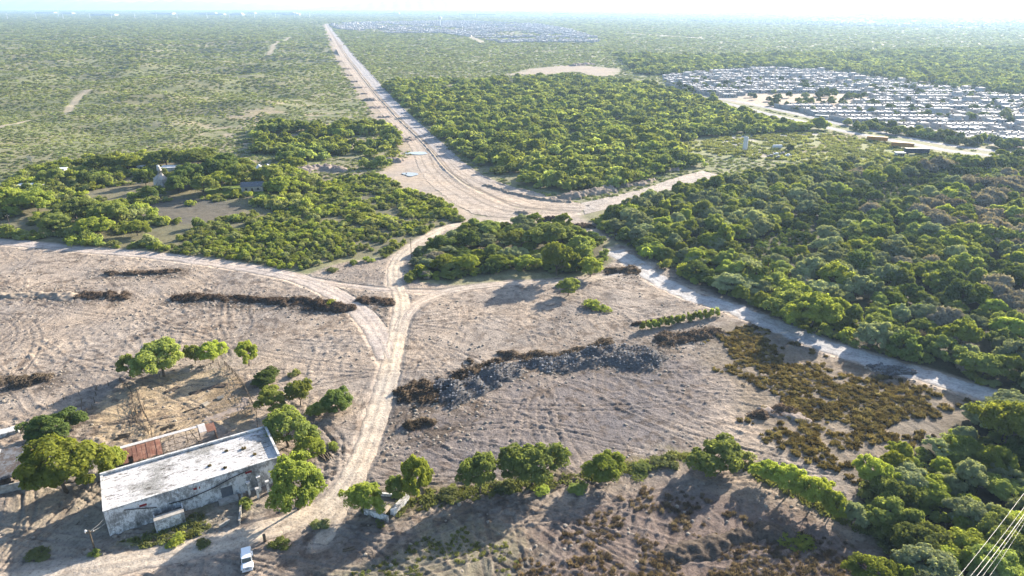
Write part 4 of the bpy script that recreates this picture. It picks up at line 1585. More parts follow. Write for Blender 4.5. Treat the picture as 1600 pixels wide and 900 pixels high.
def twig_mesh(seed):
    rng = random.Random(seed)
    mb = MB()
    for k in range(5):
        a = rng.uniform(0, 6.28)
        x0, y0 = rng.uniform(-.5, .5), rng.uniform(-.5, .5)
        l_ = rng.uniform(0.5, 1.3)
        mb.tube([(x0, y0, 0.04), (x0 + math.cos(a) * l_, y0 + math.sin(a) * l_, rng.uniform(0.08, 0.35))], [0.05, 0.025], 3)
    return mb.mesh("twigs", M['twig'])


M['clod'] = flat_material('clod', (0.27, 0.235, 0.195), 1.0, 0.3, 1.0)
X, Y = scatter([(-150, 80), (150, 80), (190, 260), (-210, 260)], 0.95)
cl = inside(X, Y, CLEAR)
X, Y = X[cl], Y[cl]
hd = np.full(X.shape, 1e9)
for q in HEAPS:
    hd = np.minimum(hd, seg_dist(X, Y, q, False))
pr = 0.14 * sstep(0.45, 0.62, fbm(X / 8, Y / 8, 400, 3)) + 0.55 * sstep(12, 2, hd) + 0.02
ok = (NR.random(len(X)) < pr) & off_roads(X, Y, 0.2) & in_view(X, Y, 20) & ~inside(X, Y, WEED)
X, Y = X[ok], Y[ok]
S = NR.uniform(0.3, 1.0, len(X))
print("litter", len(X))
gn_scatter("ground_litter", [twig_mesh(1), twig_mesh(2), twig_mesh(3), clod_mesh(4, M['clod']), clod_mesh(5, M['clod']), TUFT['brown'][0]], X, Y, X * 0, S, S * NR.uniform(0.5, 1, len(X)),
           NR.choice([0, 1, 2, 3, 4, 3, 4], len(X)), "broken twigs, clods and dry tufts strewn over the cleared land", "litter")


# ------------------------------------------------------------------ heaps
def heap(name, pts, w, h, seed, mat, label, cat, group=None, sticks=0, chunks=0, cmat=None, nal=None, rough=0.5, stick_l=1.8):
    sticks = sticks * (3 if not chunks else 1)
    """a long or round heap along a line, with its own broken outline"""
    P = resample(pts, 0.8) if len(pts) > 1 else None
    rng = random.Random(seed)
    if P is None:
        p = pts[0]
        P = [Vector((p[0] - w * 0.25, p[1])), Vector((p[0] + w * 0.25, p[1]))]
        P = resample(P, 0.5)
    cx = sum(p.x for p in P) / len(P)
    cy = sum(p.y for p in P) / len(P)
    px = [(p.x, p.y) for p in P]
    X0, X1 = min(p[0] for p in px) - w, max(p[0] for p in px) + w
    Y0, Y1 = min(p[1] for p in px) - w, max(p[1] for p in px) + w
    st = max(0.35, w / 14)
    gx = np.arange(X0, X1, st)
    gy = np.arange(Y0, Y1, st)
    X, Y = np.meshgrid(gx, gy)
    d = seg_dist(X, Y, px, False)
    ww = w * (0.25 + 1.5 * fbm(X / (w * 1.1), Y / (w * 1.1), seed, 2))
    prof = np.clip(1 - (d / (ww / 2)) ** 2 - (fbm(X / 1.7, Y / 1.7, seed + 11, 3) - 0.42) * 1.5, -0.4, 1)
    Z = 0.62 * h * prof * (0.55 + 0.9 * fbm(X / (w * 0.45), Y / (w * 0.45), seed + 3, 3)) + (fbm(X / 0.8, Y / 0.8, seed + 5, 3) - 0.5) * h * rough
    Z = np.where(prof < 0, -0.35, Z)
    gap = sstep(0.34, 0.52, fbm(X / 3.2, Y / 3.2, seed + 31, 2)) if sticks else 1.0
    Z = np.where(prof >= 0, Z * (0.25 + 0.95 * gap), Z)
    keep = prof > -0.35
    nx_, ny_ = len(gx), len(gy)
    i = np.arange(ny_ - 1)[:, None] * nx_ + np.arange(nx_ - 1)[None, :]
    fk = keep[:-1, :-1] | keep[1:, :-1] | keep[:-1, 1:] | keep[1:, 1:]
    F = np.stack([i, i + 1, i + nx_ + 1, i + nx_], -1)[fk]
    V = np.stack([X - cx, Y - cy, Z + 0.0], -1).reshape(-1, 3)
    used = np.unique(F)
    rm = np.full(len(V), -1)
    rm[used] = np.arange(len(used))
    V = V[used]
    F = rm[F]
    base_z = hz(cx, cy)
    if not sticks and not chunks:
        me = np_mesh(name, V, F, [mat], True)
        o = add(name, me, None, (cx, cy, base_z))
        tag(o, label, cat, group)
        return o
    root = empty(name, (cx, cy, base_z), 0, label, cat, group)
    add("mound", np_mesh("mound", V, F, [mat], True), root)
    good = V[V[:, 2] > h * 0.12]
    if sticks and len(good):
        nrg = np.random.default_rng(seed)
        base = good[nrg.integers(0, len(good), sticks)]
        dirn = nrg.normal(size=(sticks, 3)) * np.array([1, 1, 0.45])
        dirn[:, 2] = np.abs(dirn[:, 2])
        dirn /= np.linalg.norm(dirn, axis=1, keepdims=True)
        ln = nrg.uniform(0.3, 1.0, sticks)[:, None] * stick_l
        side = np.cross(dirn, nrg.normal(size=(sticks, 3)))
        side /= np.linalg.norm(side, axis=1, keepdims=True)
        side2 = np.cross(dirn, side)
        tw = nrg.uniform(0.03, 0.10, sticks)[:, None]
        a = base - dirn * ln * 0.4 + np.array([0, 0, 0.1])
        b = base + dirn * ln * 0.6 + np.array([0, 0, 0.1])
        VV = np.stack([a - side * tw, a + side * tw, a + side2 * tw * 1.6, b], 1).reshape(-1, 3)
        k = np.arange(sticks)[:, None] * 4
        FF = np.concatenate([k + np.array([0, 1, 3]), k + np.array([1, 2, 3]), k + np.array([2, 0, 3])])
        add("branches", np_mesh("branches", VV, FF, [M['twig']]), root)
    if chunks and len(good):
        mb = MB()
        for k in range(chunks):
            g = good[rng.randrange(len(good))]
            s = rng.uniform(0.15, 0.55)
            mb.box((g[0], g[1], g[2] + 0.05), (s, s * rng.uniform(0.4, 0.9), s * rng.uniform(0.2, 0.6)),
                   rot=Matrix.Rotation(rng.uniform(0, 6), 3, 'Z') @ Matrix.Rotation(rng.uniform(-.6, .6), 3, 'X'))
        mb.build("rubble", cmat or M['concrete'], root)
    return root


M['brush'] = flat_material('brush', (0.09, 0.073, 0.06), 1.0, 0.5, 1.3, bumpd=0.25, spec=0.05)
M['earth'] = flat_material('earth', (0.25, 0.21, 0.17), 1.0, 0.25, 0.6, bumpd=0.12, spec=0.05)
M['spoil'] = flat_material('spoil', (0.26, 0.215, 0.185), 1.0, 0.3, 0.6, bumpd=0.15, spec=0.05)
M['rubble_soil'] = flat_material('rubble_soil', (0.10, 0.095, 0.095), 1.0, 0.45, 1.1, bumpd=0.25, spec=0.05)
M['rubble'] = flat_material('rubble', (0.17, 0.175, 0.19), 0.9, 0.4, 0.5)

BR = 'heaps of cleared brush'
heap("brush_heap", PG([(275, 466), (330, 466), (385, 470), (440, 472)]), 5.5, 1.4, 1, M['brush'], "left half of the long dark brush ridge above the small trees", "brush heap", BR, 900)
heap("brush_heap", PG([(462, 474), (500, 478), (535, 484)]), 7.5, 2.2, 2, M['brush'], "high right end of the long dark brush ridge", "brush heap", BR, 800)
heap("brush_heap", PG([(128, 462), (160, 464), (186, 464)]), 6, 1.7, 3, M['brush'], "dark brush heap left of the long brush ridge", "brush heap", BR, 450)
heap("brush_heap", PG([(560, 470), (585, 472), (612, 474)]), 4.5, 1.2, 4, M['brush'], "brush heap in the triangle between the two tracks", "brush heap", BR, 350)
heap("brush_heap", PG([(170, 428), (215, 428), (275, 424)]), 4.0, 1.1, 5, M['brush'], "low brush strip near the long left track", "brush heap", BR, 350)
heap("brush_heap", PG([(-10, 600), (30, 598), (66, 592)]), 6, 1.6, 6, M['brush'], "brush heap at the left edge above the corral", "brush heap", BR, 500)
heap("brush_heap", PG([(640, 664), (665, 664)]), 3.4, 1.3, 7, M['brush'], "small rust-brown brush heap below the rubble ridge", "brush heap", BR, 450)
heap("brush_heap", PG([(955, 424), (985, 424)]), 6.5, 1.8, 8, M['brush'], "round brush heap at the corner of the thicket", "brush heap", BR, 400)
heap("brush_heap", PG([(658, 618), (690, 610), (725, 594), (760, 576)]), 11.0, 1.9, 9, M['brush'], "brush ridge forming the left end of the rubble ridge", "brush heap", BR, 2600)
heap("brush_heap", PG([(790, 558), (850, 558), (900, 550), (950, 538)]), 6.0, 1.5, 10, M['brush'], "brush strip running along the back of the rubble ridge", "brush heap", BR, 800)
heap("brush_heap", PG([(1040, 532), (1080, 528), (1110, 518)]), 6.5, 1.5, 11, M['brush'], "dark brush heap in front of the planted row", "brush heap", BR, 500)
heap("brush_heap", PG([(1180, 650), (1230, 640)]), 5, 1.1, 12, M['brush'], "flat grey brush heap within the brown weeds", "brush heap", BR, 250)
heap("brush_heap", PG([(990, 508), (1040, 500), (1100, 492), (1120, 488)]), 1.4, 0.8, 13, M['brush'], "thin dark line of brush under the planted row", "brush heap", BR, 300)
heap("brush_heap", PG([(845, 345), (870, 342)]), 5, 1.6, 14, M['brush'], "brush heap at the road bend behind the thicket", "brush heap", BR, 200)
heap("brush_heap", PG([(890, 352), (925, 355)]), 6, 1.8, 15, M['brush'], "dark brush heap right of the road bend", "brush heap", BR, 250)
heap("rubble_heap", PG([(700, 610), (750, 598), (785, 584)]), 11, 2.2, 21, M['rubble_soil'], "blue-grey rubble heap at the left of the rubble ridge", "rubble heap", 'heaps of grey rubble', 300, 700, M['rubble'], stick_l=1.0)
heap("rubble_heap", PG([(795, 572), (840, 568), (890, 562)]), 8, 1.4, 22, M['rubble_soil'], "low middle heap of the rubble ridge", "rubble heap", 'heaps of grey rubble', 200, 350, M['rubble'], stick_l=1.0)
heap("rubble_heap", PG([(905, 564), (945, 554), (1000, 562)]), 12.0, 2.6, 23, M['rubble_soil'], "highest rubble heap at the right of the rubble ridge", "rubble heap", 'heaps of grey rubble', 300, 700, M['rubble'], stick_l=1.0)
heap("rubble_heap", PG([(1380, 577), (1418, 582)]), 6, 1.3, 24, M['rubble_soil'], "grey heap dumped on the pale track", "rubble heap", 'heaps of grey rubble', 120, 200, M['rubble'], stick_l=1.0)
EM = 'earth mounds of the road works'
lab_px = [(575, 149), (583, 158), (589, 168), (600, 182), (611, 199)]
for k, (a, b_) in enumerate([(522, 82), (530, 96), (538, 108), (546, 118), (554, 128), (561, 137), (569, 147), (578, 157), (588, 168), (600, 183), (612, 200)]):
    big_ = 1 + 0.05 * k
    heap("earth_mound", [G(a - 3, b_), G(a + 3 + k * 0.3, b_)], (7 + 3 * ((k * 7) % 3)) * 0.9, 1.6 + 0.5 * ((k * 5) % 3), 40 + k, M['spoil'], "%s earth mound from the far end beside the new road" % ordinal(k), "earth mound", EM)
heap("earth_mound", [G(625, 220), G(642, 219)], 9, 2.6, 60, M['spoil'], "wide flat-topped earth mound left of the shallow puddle", "earth mound", EM)
heap("earth_mound", [G(607, 252), G(622, 252)], 9, 3.0, 61, M['spoil'], "dark cone of earth left of the lower puddle", "earth mound", EM)
heap("earth_mound", [G(813, 334), G(818, 334)], 4.5, 1.9, 62, M['earth'], "small grey cone of earth on the road bend", "earth mound", EM)
heap("earth_mound", PG([(760, 290), (800, 302), (850, 312), (890, 316)]), 3.4, 1.2, 63, M['earth'], "curved earth ridge along the right verge of the new road", "earth mound", EM)
heap("earth_mound", PG([(890, 308), (920, 304), (950, 298)]), 9, 2.6, 64, M['earth'], "broad pale earth ridge at the start of the side lot", "earth mound", EM)
heap("earth_mound", PG([(955, 293), (1000, 288), (1020, 282)]), 6, 1.8, 65, M['earth'], "second pale earth ridge along the side lot", "earth mound", EM)
heap("earth_mound", [G(1040, 266), G(1050, 266)], 8, 3.0, 66, M['spoil'], "grey cone of earth at the far end of the side lot", "earth mound", EM)
heap("earth_mound", PG([(475, 268), (500, 262), (530, 266)]), 10, 3.0, 67, M['spoil'], "long grey earth mound beside the ranch drive", "earth mound", EM)
heap("earth_mound", PG([(895, 103), (920, 101)]), 14, 4.0, 68, M['spoil'], "grey earth mound behind the sandy clearing", "earth mound", EM)
heap("earth_mound", PG([(0, 463), (40, 462), (60, 460)]), 5, 1.2, 69, M['earth'], "low pale earth mound at the left edge", "earth mound", EM)
heap("earth_mound", PG([(70, 462), (105, 464)]), 6, 1.5, 70, M['earth'], "pale earth mound left of the dark brush heap", "earth mound", EM)
heap("earth_mound", PG([(1060, 870), (1120, 850), (1180, 832), (1230, 835)]), 4.5, 1.3, 71, M['brush'], "weedy dark ridge across the lower field", "earth mound")
heap("earth_mound", PG([(1200, 640), (1250, 655)]), 4, 0.9, 72, M['spoil'], "low grey mound in the brown weeds", "earth mound")

# ------------------------------------------------------------------ the long whitewashed warehouse
WH_O = G(172, 838)
wa = math.atan2(110.2 - 95.0, -45.3 + 70.5)
WL, WW, WHT = 29.6, 11.6, 5.2
wh = empty("warehouse", (WH_O[0], WH_O[1], 0), wa, "long whitewashed warehouse with a flat white roof and mouldy walls", "warehouse")


def local_to_world(o, p):
    c, s = math.cos(o.rotation_euler[2]), math.sin(o.rotation_euler[2])
    return Vector((o.location[0] + p[0] * c - p[1] * s, o.location[1] + p[0] * s + p[1] * c, p[2]))


mb = MB()
t = 0.3
mb.box((WL / 2, t / 2, WHT / 2 - 0.1), (WL, t, WHT + 0.2))
mb.box((WL / 2, WW - t / 2, WHT / 2 - 0.1), (WL, t, WHT + 0.2))
mb.box((t / 2, WW / 2, WHT / 2 - 0.1), (t, WW - 2 * t, WHT + 0.2))
mb.box((WL - t / 2, WW / 2, WHT / 2 - 0.1), (t, WW - 2 * t, WHT + 0.2))
for k in range(9):
    mb.box((1.2 + k * 3.4, -0.07, 2.3), (0.35, 0.13, 4.6))
mb.build("wall", M['whitewash'], wh)


def roof_mat():
    m, nt, b = mat_new("white_roof")
    p = obj_pos(nt)
    n1 = noise_node(nt, p, 0.16, 7, 0.65)
    n2 = noise_node(nt, p, 3.0, 6, 0.75)
    mp = nt.nodes.new("ShaderNodeMapping")
    mp.inputs["Rotation"].default_value = (0, 0, 0.3)
    mp.inputs["Scale"].default_value = (0.5, 1.6, 1)
    L(nt, p, mp.inputs["Vector"])
    n3 = noise_node(nt, mp.outputs[0], 1.3, 7, 0.7)
    c = ramp(nt, n1, [(0.38, (0.24, 0.235, 0.225)), (0.49, (0.48, 0.47, 0.47)), (0.7, (0.56, 0.55, 0.56))])
    c = mixc(nt, 'MULTIPLY', 1.0, c, ramp(nt, n2, [(0.36, (0.6, 0.59, 0.57)), (0.50, (1, 1, 1)), (0.7, (1.05, 1.05, 1.05))]))
    c = mixc(nt, 'MULTIPLY', 1.0, c, ramp(nt, n3, [(0.40, (0.3, 0.28, 0.26)), (0.455, (1, 1, 1)), (0.7, (1.0, 1.0, 1.0))]))
    L(nt, c, b.inputs["Base Color"])
    b.inputs["Roughness"].default_value = 0.9
    bump(nt, b, mathn(nt, 'ADD', n2, n3), 0.12)
    return m


M['roof_white'] = roof_mat()
mb = MB()
mb.box((WL / 2, WW / 2, WHT - 0.12), (WL - 2 * t, WW - 2 * t, 0.2))
rf = mb.build("roof", M['roof_white'], wh)
mb = MB()
mb.box((WL / 2, 0.16, WHT + 0.17), (WL + 0.1, 0.42, 0.12))
mb.box((WL / 2, WW - 0.16, WHT + 0.30), (WL + 0.1, 0.42, 0.38))
mb.box((0.16, WW / 2, WHT + 0.17), (0.42, WW - 0.76, 0.12))
mb.box((WL - 0.16, WW / 2, WHT + 0.36), (0.42, WW - 0.76, 0.5))
mb.build("parapet", M['whitewash_clean'], wh)
for k, xx in enumerate((5.9, 14.6, 23.6)):
    mb = MB()
    mb.box((xx, -0.03, 4.15), (1.15, 0.08, 0.42))
    tag(mb.build("vent", M['red_paint'], wh), "dark red shuttered vent under the roof edge")
mb = MB()
mb.box((19.3, -0.03, 1.55), (2.2, 0.08, 2.2))
dr_ = mb.build("door", M['grey_metal'], wh)
mb = MB()
mb.box((19.3, -0.09, 2.72), (2.6, 0.16, 0.16))
mb.box((18.1, -0.09, 1.5), (0.16, 0.16, 2.3))
mb.box((20.5, -0.09, 1.5), (0.16, 0.16, 2.3))
mb.build("frame", M['whitewash_clean'], dr_)
mb = MB()
mb.tube([(3.0, -0.28, 4.55), (5.2, -0.28, 3.9), (7.8, -0.30, 3.0)], 0.09, 6)
mb.tube([(9.8, -0.28, 2.9), (13, -0.28, 2.7), (17.2, -0.30, 3.3), (20.5, -0.28, 4.2), (23.2, -0.28, 4.65)], 0.09, 6)
mb.build("pipe", M['dark'], wh)
mb = MB()
mb.box((19.3, -0.9, 0.22), (3.4, 1.7, 0.44))
mb.build("step", M['concrete'], wh)
# weeds grown through the roof
add("roof_weeds", TUFT['brown'][0], wh, (24.2, 6.5, WHT - 0.03), 0, (0.6, 0.6, 0.5))
for (a, b_) in ((21.2, 7.4), (17.6, 4.2), (25.6, 3.4), (20.0, 2.0)):
    o = add("roof_weeds", TUFT['brown'][1], wh, (a, b_, WHT - 0.03), a, (0.5, 0.5, 0.4))

# annex box in front of the warehouse
ax = empty("outhouse", tuple(local_to_world(wh, (7.0, -3.3, 0))), wa, "small roofless mouldy box built against the warehouse front", "outhouse")
mb = MB()
mb.box((2.4, 0.1, 1.15), (4.8, 0.2, 2.5))
mb.box((0.1, 1.65, 1.15), (0.2, 2.9, 2.5))
mb.box((4.7, 1.65, 1.15), (0.2, 2.9, 2.5))
mb.build("wall", M['whitewash'], ax)
mb = MB()
mb.box((2.4, 0.65, 2.46), (4.8, 1.3, 0.12))
mb.build("slab", M['concrete'], ax)
mb = MB()
mb.box((2.4, 2.3, 1.5), (4.4, 1.6, 0.1))
mb.build("sunken_roof", M['concrete_dark'], ax)

# free-standing pillars at the right end of the front
for k, (a, b_, hgt) in enumerate(((23.0, -1.6, 3.0), (24.9, -1.5, 3.4), (24.2, -3.2, 2.2), (26.2, -2.6, 2.6))):
    p = local_to_world(wh, (a, b_, 0))
    mb = MB()
    mb.box((0, 0, hgt / 2 - 0.1), (0.42, 0.42, hgt + 0.2))
    mb.box((0, 0, hgt + 0.12), (0.7, 0.6, 0.2))
    o = mb.build("concrete_pillar", M['whitewash'])
    o.location = p
    o.rotation_euler[2] = wa
    tag(o, "%s whitewashed concrete pillar from the left before the warehouse" % ordinal(k), "pillar", "concrete pillars at the right end of the warehouse")
# low yard wall
for nm, a, b_, hgt, lab in (("yard_wall", (21.8, -1.2), (19.8, -8.6), 0.9, "low concrete yard wall running down to the lane"), ("yard_wall", (16.6, -7.6), (18.4, -7.0), 0.5, "short stub of pale wall in the shaded yard")):
    A = local_to_world(wh, (*a, 0))
    B = local_to_world(wh, (*b_, 0))
    mb = MB()
    ln = (B - A).length
    mb.box((ln / 2, 0, hgt / 2 - 0.1), (ln, 0.22, hgt + 0.2))
    mb.box((ln / 2, 0, hgt + 0.04), (ln + 0.1, 0.32, 0.08))
    o = mb.build(nm, M['concrete'])
    o.location = A
    o.rotation_euler[2] = math.atan2(B.y - A.y, B.x - A.x)
    tag(o, lab, "wall")
p = local_to_world(wh, (18.4, -5.6, 0))
mb = MB()
mb.box((0, 0, 0.03), (1.7, 1.2, 0.1))
mb.box((0, 0, 0.1), (1.5, 0.06, 0.06))
o = mb.build("yellow_board", M['wood_pale'])
o.location = p
o.rotation_euler[2] = wa + 0.3
tag(o, "yellowish board lying on the shaded yard ground", "board")

# ------------------------------------------------------------------ rusty lean-to behind the warehouse
rs0 = local_to_world(wh, (3.4, 17.3, 0))
rs = empty("rusty_shed", tuple(rs0), wa, "half collapsed rusty shed behind the warehouse", "shed")
SWd, SL = 5.6, 17.5


def roof_slab(parent, x0, x1, y0, y1, z0, z1, mat, name="roof", tilt=0.0):
    mb = MB()
    vs = [(x0, y0, z0), (x1, y0, z0), (x1, y1, z1), (x0, y1, z1)]
    top = [(a, b, c + 0.06) for a, b, c in vs]
    mb.add(vs + top, [(3, 2, 1, 0), (4, 5, 6, 7), (0, 1, 5, 4), (1, 2, 6, 5), (2, 3, 7, 6), (3, 0, 4, 7)])
    return mb.build(name, mat, parent)


for k in range(8):
    x0 = 0.2 + k * 0.86
    if k == 1:
        roof_slab(rs, x0, x0 + 0.82, 2.2, SWd - 0.6, 2.5, 2.9, M['rusty'])
        continue
    roof_slab(rs, x0, x0 + 0.84, 0.1 + 0.3 * (k % 3 == 0), SWd - 0.5, 2.3 + 0.05 * (k % 2), 2.9 + 0.04 * (k % 2), M['rusty'])
roof_slab(rs, 0.0, 14.3, SWd - 0.5, SWd + 0.25, 3.02, 3.12, M['white_sheet'])
roof_slab(rs, 14.4, 15.8, 3.0, SWd + 0.3, 2.9, 3.2, M['white_sheet'])
roof_slab(rs, 15.85, 17.6, 2.6, SWd, 2.8, 2.95, M['rusty'])
mb = MB()
for xx in (0.2, 3.6, 7.2, 9.6, 12.0, 14.4, 17.4):
    mb.beam((xx, 0.3, -0.2), (xx, 0.3, 2.25), 0.16)
    mb.beam((xx, SWd - 0.2, -0.2), (xx, SWd - 0.2, 2.95), 0.16)
    mb.beam((xx, 0.3, 2.2), (xx, SWd - 0.2, 2.85), 0.12)
for yy, z_ in ((0.3, 2.3), (2.2, 2.5), (4.0, 2.7)):
    mb.beam((7.2, yy, z_), (14.4, yy, z_), 0.10)
mb.beam((7.6, 0.4, 2.4), (9.0, 5.1, 0.8), 0.12)
mb.beam((12.8, 5.0, 3.0), (14.2, 1.2, 1.0), 0.16)
mb.beam((10.2, 1.0, 0.6), (13.2, 4.6, 2.2), 0.10)
mb.build("frame", M['wood'], rs)
mb = MB()
mb.box((3.7, 5.2, 1.2), (6.8, 0.08, 2.4))
mb.box((17.5, 4.0, 1.2), (0.08, 2.6, 2.4))
mb.build("wall", M['rusty'], rs)
mb = MB()
mb.box((10.8, 1.7, 0.35), (6.2, 0.9, 0.7))
mb.box((10.8, 1.7, 0.78), (6.3, 1.1, 0.14))
mb.build("trough", M['concrete'], rs)

# zinc shed at the left edge
zc = G(77, 755)
A = Vector((zc[0], zc[1]))
zs = empty("zinc_shed", (zc[0], zc[1], 0), wa - 0.12, "low zinc roofed shed at the left edge of the photo", "shed")
mb = MB()
mb.box((-7.5, 0.12, 0.8), (15, 0.24, 1.8))
mb.box((-0.12, 5.5, 0.8), (0.24, 10.5, 1.8))
mb.box((-7.5, 10.9, 0.8), (15, 0.24, 1.8))
mb.build("wall", M['concrete'], zs)
for k in range(14):
    roof_slab(zs, -14.9 + k * 1.07, -14.9 + k * 1.07 + 1.05, 0.9 + (0.25 if k % 3 else 0), 11.4, 2.4 + 0.03 * (k % 2), 2.9 + 0.03 * (k % 2), M['zinc'] if k not in (10,) else M['rusty'])
mb = MB()
for k in range(6):
    mb.beam((-14.5 + k * 2.8, 1.0, 1.5), (-14.5 + k * 2.8, 1.0, 2.36), 0.14)
    mb.beam((-14.5 + k * 2.8, 11, 1.5), (-14.5 + k * 2.8, 11, 2.86), 0.14)
mb.build("post", M['wood'], zs)
roof_slab(zs, -13, -9, 8.6, 11.2, 2.98, 3.1, M['white_sheet'], "patch_sheet")
o = MB()
o.box((0, 0, 0.4), (4.2, 2.0, 0.8))
o.box((0, 0, 0.85), (4.4, 2.2, 0.1))
o = o.build("water_tank", M['whitewash_clean'])
gx, gy = G(12, 678)
o.location = (gx, gy, 0)
o.rotation_euler[2] = wa
tag(o, "small white block tank at the left edge above the zinc shed", "tank")


# ------------------------------------------------------------------ corral rails and junk
def fence(name, pxs, label, rails=3, h=1.3, gap=2.2, group=None, mat='wood', lean=0.08, rr=0.04):
    pts = [Vector((*G(*p), 0)) for p in pxs]
    c = sum(pts, Vector()) / len(pts)
    root = empty(name, tuple(c), 0, label, "fence", group)
    P = resample([(p.x, p.y) for p in pts], gap)
    P = [Vector((p.x - c.x, p.y - c.y, 0)) for p in P]
    for p in P:
        mb = MB()
        hh = h * RND.uniform(0.85, 1.25)
        mb.tube([(p.x, p.y, -0.3), (p.x + RND.uniform(-lean, lean), p.y + RND.uniform(-lean, lean), hh)], [0.09, 0.07], 5)
        mb.build("post", M[mat], root)
    mb = MB()
    for i in range(len(P) - 1):
        for r in range(rails):
            z_ = h * (0.3 + 0.65 * r / max(1, rails - 1))
            mb.tube([P[i] + Vector((0, 0, z_ + RND.uniform(-.1, .1))), P[i + 1] + Vector((0, 0, z_ + RND.uniform(-.1, .1)))], rr, 4)
    mb.build("rail", M[mat], root)
    return root


fence("rail_fence", [(352, 572), (368, 588), (384, 612), (398, 640)], "dark rail fence down the right side of the corral", 4, 1.5, 1.6)
fence("rail_fence", [(188, 598), (204, 612), (208, 630), (214, 648), (226, 640)], "bent rail fence round the small pen at the corral middle", 3, 1.3, 1.8)
fence("rail_fence", [(214, 612), (222, 640), (236, 668), (238, 684)], "rail fence from the pen towards the rusty shed", 4, 1.4, 1.5)
fence("rail_fence", [(206, 648), (214, 662), (232, 678)], "short rail fence of the shaded pen beside the rusty shed", 4, 1.4, 1.5)
fence("wire_fence", [(75, 640), (100, 625), (150, 610), (190, 596), (250, 590)], "thin wire fence along the top of the corral", 2, 1.2, 3.4, rr=0.015)
fence("wire_fence", [(128, 630), (130, 650), (145, 640), (152, 610)], "thin wire fence at the left corner of the corral", 2, 1.3, 3.0, rr=0.015)
fence("wire_fence", [(400, 640), (402, 660), (404, 676)], "short wire fence at the warehouse back corner", 3, 1.4, 2.0, rr=0.02)
fence("wire_fence", [(300, 578), (330, 574), (352, 572)], "wire fence below the pale forked tree", 3, 1.2, 2.4, rr=0.02)


def logs(name, px, py, n, ln, rz, label, mat='wood', spread=0.9):
    x, y = G(px, py)
    mb = MB()
    for k in range(n):
        a = rz + RND.uniform(-0.18, 0.18)
        oy = (k - n / 2) * spread * 0.5
        l_ = ln * RND.uniform(0.7, 1.05)
        cx, cy = -math.sin(rz) * oy, math.cos(rz) * oy
        mb.tube([(cx - math.cos(a) * l_ / 2, cy - math.sin(a) * l_ / 2, 0.16), (cx + math.cos(a) * l_ / 2, cy + math.sin(a) * l_ / 2, 0.2 + RND.uniform(0, .15))], [0.16, 0.12], 6)
    o = mb.build(name, M[mat])
    o.location = (x, y, 0.02)
    tag(o, label, "timber")
    return o


logs("timber_stack", 192, 682, 4, 3.4, 0.3, "low stack of logs left of the pen")
logs("timber_stack", 262, 668, 3, 3.0, 0.55, "upper pair of beams lying behind the rusty shed")
logs("timber_stack", 268, 676, 3, 3.0, 0.55, "lower pair of beams lying behind the rusty shed")
logs("timber_stack", 510, 712, 5, 4.0, -0.9, "planks leaning in a bundle beside the lime tree", 'wood')
logs("fallen_log", 300, 640, 1, 3.6, 0.5, "single thin log on the corral sand")
logs("fallen_log", 690, 612, 1, 4.0, 0.1, "bare log sticking out of the rubble ridge")
logs("fallen_log", 545, 858, 2, 2.4, 0.3, "thin broken poles on the shaded ground right of the car")
logs("dry_wood", 322, 632, 9, 1.6, 0.9, "heap of bleached wood scraps in the corral", 'wood_pale', 0.35)
logs("dry_wood", 345, 622, 6, 1.8, 0.4, "bleached sticks at the right of the corral", 'wood_pale', 0.5)
heap("dung_heap", PG([(300, 615), (330, 606), (350, 602)]), 1.8, 0.35, 80, M['brush'], "long low dung heap across the corral", "dung heap")
heap("dung_heap", PG([(262, 612), (276, 606)]), 1.8, 0.35, 81, M['brush'], "small dark dung heap in the corral shade", "dung heap")
heap("dung_heap", PG([(330, 655), (370, 640), (385, 625)]), 3.0, 0.35, 82, M['spoil'], "spread dung along the right of the corral", "dung heap")


# ------------------------------------------------------------------ ruined trough under the trees
tr = empty("ruined_trough", (*G(598, 812), 0), 0, "ruined concrete trough under the lime trees right of the road", "trough")
ox, oy = G(598, 812)
def rel(px, py):
    a = G(px, py)
    return Vector((a[0] - ox, a[1] - oy, 0))
def wall_seg(mb, a, b, h, th=0.35):
    v = b - a
    mb.box(((a.x + b.x) / 2, (a.y + b.y) / 2, h / 2 - 0.1), (v.length, th, h + 0.2), math.atan2(v.y, v.x))
mb = MB()
wall_seg(mb, rel(570, 803), rel(607, 815), 1.2, 0.4)
wall_seg(mb, rel(613, 806), rel(637, 781), 1.3, 0.9)
wall_seg(mb, rel(572, 795), rel(590, 778), 0.9)
wall_seg(mb, rel(594, 776), rel(634, 779), 0.9)
mb.build("wall", M['whitewash'], tr)
mb = MB()
a_ = rel(597, 795)
mb.box((a_.x - 0.4, a_.y - 0.3, 0.35), (3.6, 2.2, 0.5), -0.35)
mb.build("slab", M['wood_pale'], tr)
mb = MB()
a_ = rel(608, 786)
mb.box((a_.x, a_.y + 0.6, 0.15), (4.4, 3.2, 0.3), -0.35)
mb.build("basin_floor", M['concrete_dark'], tr)

# ------------------------------------------------------------------ white off-road car
cx, cy = G(387, 882)
car = empty("parked_car", (cx, cy, 0), 0, "white boxy off-road car parked on the lane facing the camera", "car")
front = Vector(G(388, 900)) - Vector(G(386, 860))
car.rotation_euler[2] = math.atan2(front.y, front.x)     # +X of the car points at the camera
mb = MB()


